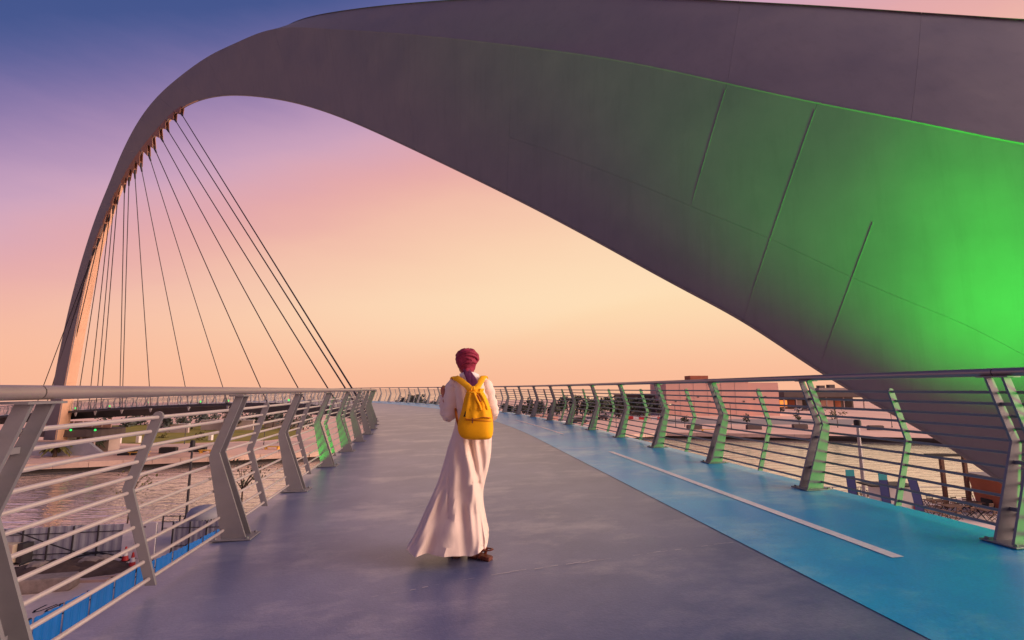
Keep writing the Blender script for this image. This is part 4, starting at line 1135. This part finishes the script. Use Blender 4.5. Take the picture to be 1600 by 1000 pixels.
# right arm bent, hand in front at the strap
rs = J(Q(759, 606), .055, che); re = J(Q(770, 648, .0), .040, rs); rw_ = J(Q(762, 624, .16), .026, re); rp_ = J(Q(760, 617, .19), .030, rw_)
for dx, sc_ in ((-3, .9), (-1, 1.05), (1, 1), (3, .85)):
    f1 = J(Q(760 + dx, 613, .2), .0105, rp_); f2 = J(Q(759 + dx, 610 - sc_, .215), .0095, f1); J(Q(757 + dx, 610.5, .225), .008, f2)
th = J(Q(756, 617, .185), .0115, rw_); J(Q(753.5, 614, .19), .009, th)
# legs
for side, hip, knee, ankle, heel, toe in ((1, Q(744, 722, .05), Q(738, 790, .07), at_level(756, 868, .085) + Vector((0, 0, .0)), at_level(761, 877, .05), at_level(735, 869.5, .035)),
                                        (-1, Q(728, 722, .05), Q(721, 790, .09), Vector((-.45, 4.23, .09)), Vector((-.45, 4.17, .05)), Vector((-.49, 4.37, .035)))):
    if side > 0:
        hg, tg = at_level(762, 878, 0), at_level(735, 870.5, 0); fd = (tg - hg).normalized()
        ankle, heel, toe = hg + fd * .055 + Vector((0, 0, .115)), hg + fd * .02 + Vector((0, 0, .072)), tg - fd * .015 + Vector((0, 0, .062))
    else:
        ankle, heel, toe = Vector((-.457, 4.215, .115)), Vector((-.453, 4.18, .072)), Vector((-.487, 4.375, .062))
    h_ = J(hip, .062, pel); k_ = J(knee, .05, h_); a_ = J(ankle, .034, k_); J(heel, .029, a_); m1 = J(Vector(heel).lerp(toe, .62), .026, a_); J(toe, .016, m1)
me = bpy.data.meshes.new('body'); me.from_pydata(bv, be, []); me.materials.append(MATS['skin'])
body = bpy.data.objects.new('body', me); COL.objects.link(body); body.parent = per
sk = body.modifiers.new('skin', 'SKIN'); sk.use_smooth_shade = True
for i, r in enumerate(br): me.skin_vertices[0].data[i].radius = (r, r)
me.skin_vertices[0].data[pel].use_root = True
ss_ = body.modifiers.new('sub', 'SUBSURF'); ss_.levels = 2; ss_.render_levels = 2

def ring_loft(rows, n, shape, dy0=0.0):
    rings = []
    for (y, xl, xr, hd_, cy) in rows:
        a, b_ = Q(xl, y, cy), Q(xr, y, cy); c_ = (a + b_) / 2; hw = (b_.x - a.x) / 2
        rings.append((c_, hw, hd_, y))
    return rings
def interp_rows(rows, m_):
    pts = [Vector(r[:3]) for r in rows]; ex = [Vector((r[3], r[4], 0)) for r in rows]
    a = cr_spline(pts, m_); b_ = cr_spline(ex, m_)
    return [(p.x, p.y, p.z, e.x, e.y) for p, e in zip(a, b_)]
rows = [(586, 722, 744, .05, .0), (590, 717, 749, .06, .0), (595, 709, 758, .075, .0), (601, 704.5, 764, .092, .0), (612, 706, 765, .105, .0), (628, 710, 766, .11, .0), (645, 712, 767, .108, .0), (660, 711.5, 768, .108, .0),
        (676, 707.5, 768.5, .12, .0), (692, 702, 768, .135, .01), (710, 697, 767, .15, .02), (730, 691.5, 763.5, .165, .03), (750, 685.5, 758.5, .18, .04), (768, 678, 755, .195, .05), (785, 670.5, 755, .205, .06),
        (800, 663.5, 757, .215, .065), (820, 655, 760.5, .225, .05), (838, 647, 763, .23, .04), (848, 641.5, 762.5, .235, .035), (853.5, 639.5, 763, .235, .03)]
rows = interp_rows(rows, 9)
FOLDS = [([(690, 737), (705, 740), (722, 743.5), (740, 747), (752, 749), (768, 752), (778, 753)], -.040, 4.4), ([(690, 731), (705, 733), (722, 737.5), (740, 741.5), (752, 744), (768, 748), (780, 751)], .030, 5.0),
         ([(690, 727), (720, 730), (750, 736), (775, 744), (800, 752), (835, 761)], .022, 6.0), ([(690, 752), (720, 755), (750, 757), (765, 756)], -.03, 5.0),
         ([(668, 705), (690, 703.5), (760, 704.5), (857, 707)], -.009, 1.6), ([(700, 712), (760, 716), (800, 714), (857, 700)], .020, 7.0),
         ([(715, 700), (770, 692), (810, 684), (857, 674)], -.018, 6.0), ([(730, 693), (790, 678), (857, 655)], .020, 7.0), ([(760, 722), (800, 728), (857, 731)], -.018, 7.0), ([(780, 735), (820, 742), (857, 747)], .016, 6),
         ([(748, 741), (749.5, 747), (751, 752)], -.012, 2.5), ([(600, 729), (640, 733), (690, 734)], -.012, 5), ([(604, 711), (640, 713.5), (672, 711)], -.014, 2.0), ([(604, 758), (650, 763), (690, 762)], -.012, 3.0)]
def fold(x, y):
    d = 0
    for pl, amp, w in FOLDS:
        if y < pl[0][0] - 14 or y > pl[-1][0] + 14: continue
        yy = min(max(y, pl[0][0]), pl[-1][0])
        for (ya_, xa_), (yb_, xb_) in zip(pl[:-1], pl[1:]):
            if ya_ <= yy <= yb_:
                xx = xa_ + (xb_ - xa_) * (yy - ya_) / (yb_ - ya_); break
        fade = 1 - abs(y - yy) / 14
        u = (x - xx) / w
        if abs(u) < 4: d += amp * math.exp(-u * u) * fade
    return d
NR = 220
rob = MB(); rings = []
for (y, xl, xr, hd_, cy) in rows:
    a, b_ = Q(xl, y, cy), Q(xr, y, cy); c_ = (a + b_) / 2; hw = (b_.x - a.x) / 2
    low = max(0, (y - 690) / 167)
    r = []
    for k in range(NR):
        th = 2 * math.pi * k / NR; ct_, st_ = math.cos(th), math.sin(th)
        e = .86 - .40 * low
        px = math.copysign(abs(ct_) ** e, ct_) * hw; py = math.copysign(abs(st_) ** e, st_) * hd_
        p = c_ + Vector((px, py, 0))
        xi = (xl + xr) / 2 + (xr - xl) / 2 * px / hw
        w_ = max(0, -st_) ** .6
        p.y -= fold(xi, y) * w_ * 1.25
        if st_ > 0: p.y += .018 * low * math.sin(th * 9)
        p.y += .008 * low * math.sin(th * 17 + y * .03) + .012 * low * low * math.sin(th * 11 - y * .02)
        hem = max(0, (y - 820) / 37)
        p.z += hem * (.030 * max(0, -ct_) ** 2 + .060 * max(0, ct_) ** 3 + .008 * math.sin(th * 7 + 1)) 
        r.append(p)
    rings.append(r)
inner = [[c0 + (sum(r, Vector()) / NR - c0) * .06 for c0 in r] for r in rings[:-1:12]]
rob.loft(rings, caps=False)
n0 = len(rings[0])
last = rings[-1]
rob.loft([last, [p + Vector((0, 0, .02)) + (sum(last, Vector()) / NR - p) * .05 for p in last], [p + Vector((0, 0, .08)) + (sum(last, Vector()) / NR - p) * .30 for p in last]], caps=False)
robe = rob.build('robe', 'robe', per, True)
# sleeves
def sleeve(pts, rr, seed):
    P3 = cr_spline([Vector(p) for p in pts], 6); R3 = [v.x for v in cr_spline([Vector((r, 0, 0)) for r in rr], 6)]
    rn_ = random.Random(seed); rings = []; n_ = 22; up0 = Vector((0, 1, 0))
    for i, p in enumerate(P3):
        d = (P3[min(len(P3) - 1, i + 1)] - P3[max(0, i - 1)]).normalized(); x = d.cross(up0).normalized(); y = x.cross(d)
        rings.append([p + (x * math.cos(6.2832 * k / n_) + y * math.sin(6.2832 * k / n_)) * R3[i] * (1 + .07 * math.sin(i * 1.5 + 2 * math.sin(6.2832 * k / n_ + seed)) + .03 * math.sin(3 * 6.2832 * k / n_ + i)) for k in range(n_)])
    MB().loft(rings).build('sleeve', 'robe', robe, True)
sleeve([Q(714, 598, .0), Q(707.5, 606, .0), Q(704.5, 628, -.01), Q(703, 646, -.01), Q(702, 652, .0)], [.05, .062, .060, .056, .042], 1)
sleeve([Q(703.5, 653, .0), Q(699, 648, .03), Q(696, 634, .055), Q(694.5, 622, .068), Q(694.3, 617, .07)], [.035, .052, .050, .042, .036], 2)
sleeve([Q(752, 597, .0), Q(759.5, 605, .0), Q(765, 625, .0), Q(769, 641, .0), Q(771, 649, .01)], [.05, .060, .056, .055, .042], 3)
sleeve([Q(769, 651, .01), Q(768.5, 646, .05), Q(765, 632, .12), Q(762.5, 625, .16)], [.04, .05, .042, .034], 4)
# collar
MB().tube([Q(720, 589, -.035), Q(726, 586.5, -.055), Q(732.5, 586, -.06), Q(740, 587, -.05), Q(746, 590, -.03)], .014, 10, flat=(.016, .03)).build('collar', 'collar', robe, True)
# headscarf
hs_rows = interp_rows([(544.6, 726, 735, .02, .02), (546.2, 720, 740, .055, .02), (549.5, 715.5, 744.5, .085, .02), (555, 712.5, 748, .10, .02), (561, 711.6, 748, .105, .02), (567, 712.8, 746, .10, .015), (573, 716, 743.5, .085, .01), (578, 720, 741, .065, .0), (584, 722.5, 739.5, .05, .0)], 4)
rings = []
NH = 64
for j, (y, xl, xr, hd_, cy) in enumerate(hs_rows):
    a, b_ = Q(xl, y, cy), Q(xr, y, cy); c_ = (a + b_) / 2; hw = (b_.x - a.x) / 2; r = []
    t_ = j / (len(hs_rows) - 1)
    for k in range(NH):
        th = 2 * math.pi * k / NH
        w_ = math.sin(math.pi * min(1, t_ * 1.05))
        wr = 1 + w_ * (.035 * math.sin(3 * th + t_ * 16) + .03 * math.sin(5 * th - t_ * 22 + 1) + .018 * math.sin(9 * th + t_ * 30))
        r.append(c_ + Vector((math.cos(th) * hw * wr, math.sin(th) * hd_ * wr, .004 * math.sin(4 * th + t_ * 20))))
    rings.append(r)
scarf = MB().loft(rings).build('headscarf', 'scarf', per, True)
for pts in ([(716, 566), (722, 558), (732, 554), (743, 557), (747, 563)], [(714, 559), (723, 552), (735, 550), (746, 555)], [(719, 573), (728, 566), (738, 565), (745, 568)], [(724, 561), (731, 560), (737, 563), (733, 567), (726, 566)]):
    cp_ = cr_spline([Q(x, y, -.083 + .0018 * ((x - 730) ** 2) / 9) for x, y in pts], 5)
    MB().tube(cp_, [.004 + .010 * math.sin(math.pi * i / (len(cp_) - 1)) for i in range(len(cp_))], 8).build('wrap_fold', 'scarf', scarf, True)
MB().lathe(Q(729.5, 580, -.062), [(.004, -.03), (.022, -.02), (.03, 0), (.022, .02), (.004, .03)], 12).build('knot', 'scarf', scarf, True)
for pts, ws in (([(727, 577, -.075), (730, 584, -.095), (735, 592, -.125), (740, 604, -.165)], [.018, .027, .036, .042]), ([(731, 577, -.07), (735, 584, -.092), (739.5, 592, -.125), (743.5, 602, -.16)], [.014, .02, .026, .030])):
    cp_ = cr_spline([Q(*p) for p in pts], 5); ww = [v.x for v in cr_spline([Vector((w, 0, 0)) for w in ws], 5)]
    g = []
    for i, p in enumerate(cp_):
        g.append([p + Vector((ww[i] * math.cos(6.2832 * k / 12), (.007 + .003 * math.sin(k * 2 + i)) * math.sin(6.2832 * k / 12), 0)) for k in range(12)])
    MB().loft(g).build('scarf_tail', 'scarf_tail', scarf, True)
# sandals
def sandal(heel, toe, lab=None):
    heel, toe = Vector(heel), Vector(toe); heel.z = toe.z = 0
    d = (toe - heel).normalized(); n_ = Vector((-d.y, d.x, 0)); Ln = (toe - heel).length + .05; o_ = heel - d * .03
    outline = [(0, -.025), (.02, -.034), (.3 * Ln, -.032), (.55 * Ln, -.040), (.75 * Ln, -.046), (.93 * Ln, -.030), (Ln, -.006), (Ln, .012), (.93 * Ln, .032), (.7 * Ln, .042), (.5 * Ln, .034), (.3 * Ln, .03), (.02, .032), (0, .022)]
    def ot(z, k=1.0): return [o_ + d * a + n_ * b_ * k + Vector((0, 0, z)) for a, b_ in outline]
    root = MB().loft([ot(.020), ot(.024, 1.03), ot(.040, 1.03), ot(.043)]).build('sandal', 'leather', per)
    hb = MB(); hb.prism([o_ + d * a + n_ * b_ + Vector((0, 0, .002)) for a, b_ in [(.002, -.028), (.075, -.031), (.075, .029), (.002, .026)]], (0, 0, .0178)); hb.build('heel_block', 'sole', root)
    fb = MB(); fb.prism([o_ + d * a + n_ * b_ + Vector((0, 0, .004)) for a, b_ in [(.55 * Ln, -.038), (.93 * Ln, -.028), (.98 * Ln, .0), (.93 * Ln, .03), (.55 * Ln, .034)]], (0, 0, .0158)); fb.build('fore_sole', 'sole', root)
    for f_, h_, w_ in ((.58, .062, .022), (.70, .055, .020)):
        pts = [o_ + d * (f_ * Ln) + n_ * (.047 * math.cos(a)) + Vector((0, 0, .03 + (h_ - .0) * math.sin(a))) for a in [math.pi * i / 8 for i in range(9)]]
        MB().tube(pts, .005, 8, flat=(w_, .005)).build('strap', 'leather', root, True)
    pts = [o_ + d * (.075 - .085 * math.sin(a)) + n_ * (.042 * math.cos(a)) + Vector((0, 0, .085 + .012 * math.sin(a))) for a in [math.pi * i / 10 for i in range(11)]]
    MB().tube(pts, .005, 8, flat=(.012, .005)).build('heel_strap', 'leather', root, True)
    for sg in (-1, 1): MB().tube([o_ + d * .075 + n_ * (.042 * sg) + Vector((0, 0, .09)), o_ + d * .09 + n_ * (.04 * sg) + Vector((0, 0, .035))], .005, 8, flat=(.012, .005)).build('ankle_strap', 'leather', root, True)
sandal(at_level(762, 878, 0.0), at_level(735, 870.5, 0.0))
sandal((-.45, 4.16, 0), (-.49, 4.39, 0))

# ------------------------------------------------------------------ the backpack
BP = -.235
bk = thing('backpack', Q(742, 686, BP), 'yellow drawstring backpack with a flap, worn on the walker\'s back', 'backpack')
bk_rows = interp_rows([(686.5, 733, 760, .035, BP), (685, 726, 766, .065, BP), (681, 720, 769, .088, BP), (672, 716, 770.5, .10, BP), (662, 715.5, 770.5, .102, BP), (652, 718, 769, .10, BP), (642, 721, 767, .095, BP + .005), (630, 724, 763, .085, BP + .012), (619, 727, 758.5, .072, BP + .02), (612, 730, 754.5, .06, BP + .03), (609, 729, 755.5, .062, BP + .032), (607, 728.5, 756, .060, BP + .034)], 3)
rings = []; NB = 72
for (y, xl, xr, hd_, cy) in bk_rows:
    a, b_ = Q(xl, y, cy), Q(xr, y, cy); c_ = (a + b_) / 2; hw = (b_.x - a.x) / 2; r = []
    gth = max(0, min(1, (646 - y) / 34))
    for k in range(NB):
        th = 2 * math.pi * k / NB; ct_, st_ = math.cos(th), math.sin(th); e = .66
        wr = 1 + gth * (.05 * math.sin(11 * th) + .03 * math.sin(7 * th + 1)) + .008 * math.sin(4 * th + y * .15)
        r.append(c_ + Vector((math.copysign(abs(ct_) ** e, ct_) * hw * wr, math.copysign(abs(st_) ** e, st_) * hd_ * wr, 0)))
    rings.append(r)
MB().loft(rings).build('bag', 'pack', bk, True)
def on_bag(x, y, out_=.0):
    """point on the camera side of the bag"""
    row = min(bk_rows, key=lambda r: abs(r[0] - y)); y_, xl, xr, hd_, cy = row
    u = max(-.97, min(.97, (x - (xl + xr) / 2) / ((xr - xl) / 2)))
    st_ = (1 - abs(u) ** (2 / .66)) ** .33
    return Q(x, y, cy - hd_ * st_ - out_)
# flap over the mouth
fl_r = []
nfl = 26
for j in range(13):
    t_ = j / 12; y = 613 + t_ * 39.5
    xl, xr = 731.5 - t_ * 4.5, 753 + t_ * 14.0
    r = []
    for k in range(nfl):
        u = k / (nfl - 1); x = xl + (xr - xl) * u
        yy = y + (t_ ** 3) * (2.2 * math.sin(u * 5.2 + .6) + 1.5 * u)
        p = on_bag(x, min(yy, 660), .010 + .006 * t_ + .007 * (1 - t_ * .6) * math.sin(u * 15 + t_ * 3))
        r.append(p)
    fl_r.append(r)
g = MB(); g.loft(fl_r, caps=False, closed=False)
back_ = [[p + Vector((0, .010, 0)) for p in r] for r in fl_r]; g.loft(back_, caps=False, closed=False)
g.loft([fl_r[-1], back_[-1]], caps=False, closed=False); g.loft([[r[0] for r in fl_r], [r[0] for r in back_]], caps=False, closed=False); g.loft([[r[-1] for r in fl_r], [r[-1] for r in back_]], caps=False, closed=False)
g.build('flap', 'pack', bk, True)
# trim along the flap edge, pocket seam, pull, cords
MB().tube([p + Vector((0, -.003, -.002)) for p in fl_r[-1]], .0035, 6).build('flap_trim', 'pack_dark', bk, True)
MB().tube([on_bag(x, 657 + .04 * (x - 742), .001) for x in range(717, 770, 3)], .003, 6).build('pocket_seam', 'pack_dark', bk, True)
MB().tube([on_bag(738.5, 653, .02), on_bag(738.3, 657, .018), on_bag(738, 661, .012)], .005, 6).build('pull_tab', 'leather', bk, True)
MB().tube([on_bag(x, 613.5, .010) for x in [729.5 + i * 1.25 for i in range(21)]], .008, 8).build('gather_cord', 'pack_strap', bk, True)
for pts in ([(741, 614), (744, 622), (749, 632), (752, 641)], [(750, 614), (755, 622), (759, 632), (762, 640)]):
    MB().tube(cr_spline([on_bag(x, y, .022) for x, y in pts], 4), .0085, 8).build('cord', 'pack_strap', bk, True)
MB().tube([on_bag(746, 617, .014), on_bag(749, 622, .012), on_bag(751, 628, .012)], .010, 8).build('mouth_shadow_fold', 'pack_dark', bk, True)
# dark slip of cloth in the side pocket
q = MB(); q.loft([[on_bag(724, 651, .008), on_bag(731, 652, .010), on_bag(730.5, 645, .010), on_bag(727, 642.5, .010)], [on_bag(724, 651, .0), on_bag(731, 652, .0), on_bag(730.5, 645, .0), on_bag(727, 642.5, .0)]]); q.build('pocket_cloth', 'ink', bk)
# shoulder straps: gathered at the top of the bag, over each shoulder
for pts in ([(737, 611, BP + .0), (731, 604, -.175), (722, 596.5, -.125), (713, 590.5, -.075), (708.5, 590, -.01), (708, 598, .09), (709, 625, .115)], [(741, 611, BP + .0), (746.5, 604, -.175), (751, 596, -.125), (755, 589.5, -.075), (757.5, 589, -.01), (758, 598, .09), (757, 625, .115)]):
    cp_ = cr_spline([Q(*p) for p in pts], 6); g = []
    for i, p in enumerate(cp_):
        d = (cp_[min(len(cp_) - 1, i + 1)] - cp_[max(0, i - 1)]).normalized()
        nrm = Vector((0, -1, .45)).normalized() if i < 20 else Vector((0, -.2, 1)).normalized()
        if i > 26: nrm = Vector((0, 1, 0))
        sd_ = d.cross(nrm).normalized(); up_ = sd_.cross(d).normalized()
        g.append([p + sd_ * (.026 * math.cos(6.2832 * k / 12)) + up_ * (.008 * math.sin(6.2832 * k / 12)) for k in range(12)])
    MB().loft(g).build('shoulder_strap', 'pack_strap', bk, True)
MB().tube([Q(736, 610, BP - .03), Q(737.5, 604.5, BP - .02), Q(740, 604, BP - .02), Q(741.5, 610, BP - .03)], .007, 8).build('haul_loop', 'pack_strap', bk, True)
for pts in ([(717, 666, BP + .05), (713.5, 652, -.13), (712, 640, -.06), (711, 630, .05), (711, 625, .115)], [(768.5, 666, BP + .05), (768, 652, -.13), (766, 640, -.06), (762, 630, .05), (757, 625, .115)]):
    MB().tube(cr_spline([Q(*p) for p in pts], 4), .006, 8, flat=(.011, .004)).build('lower_strap', 'pack_dark', bk, True)
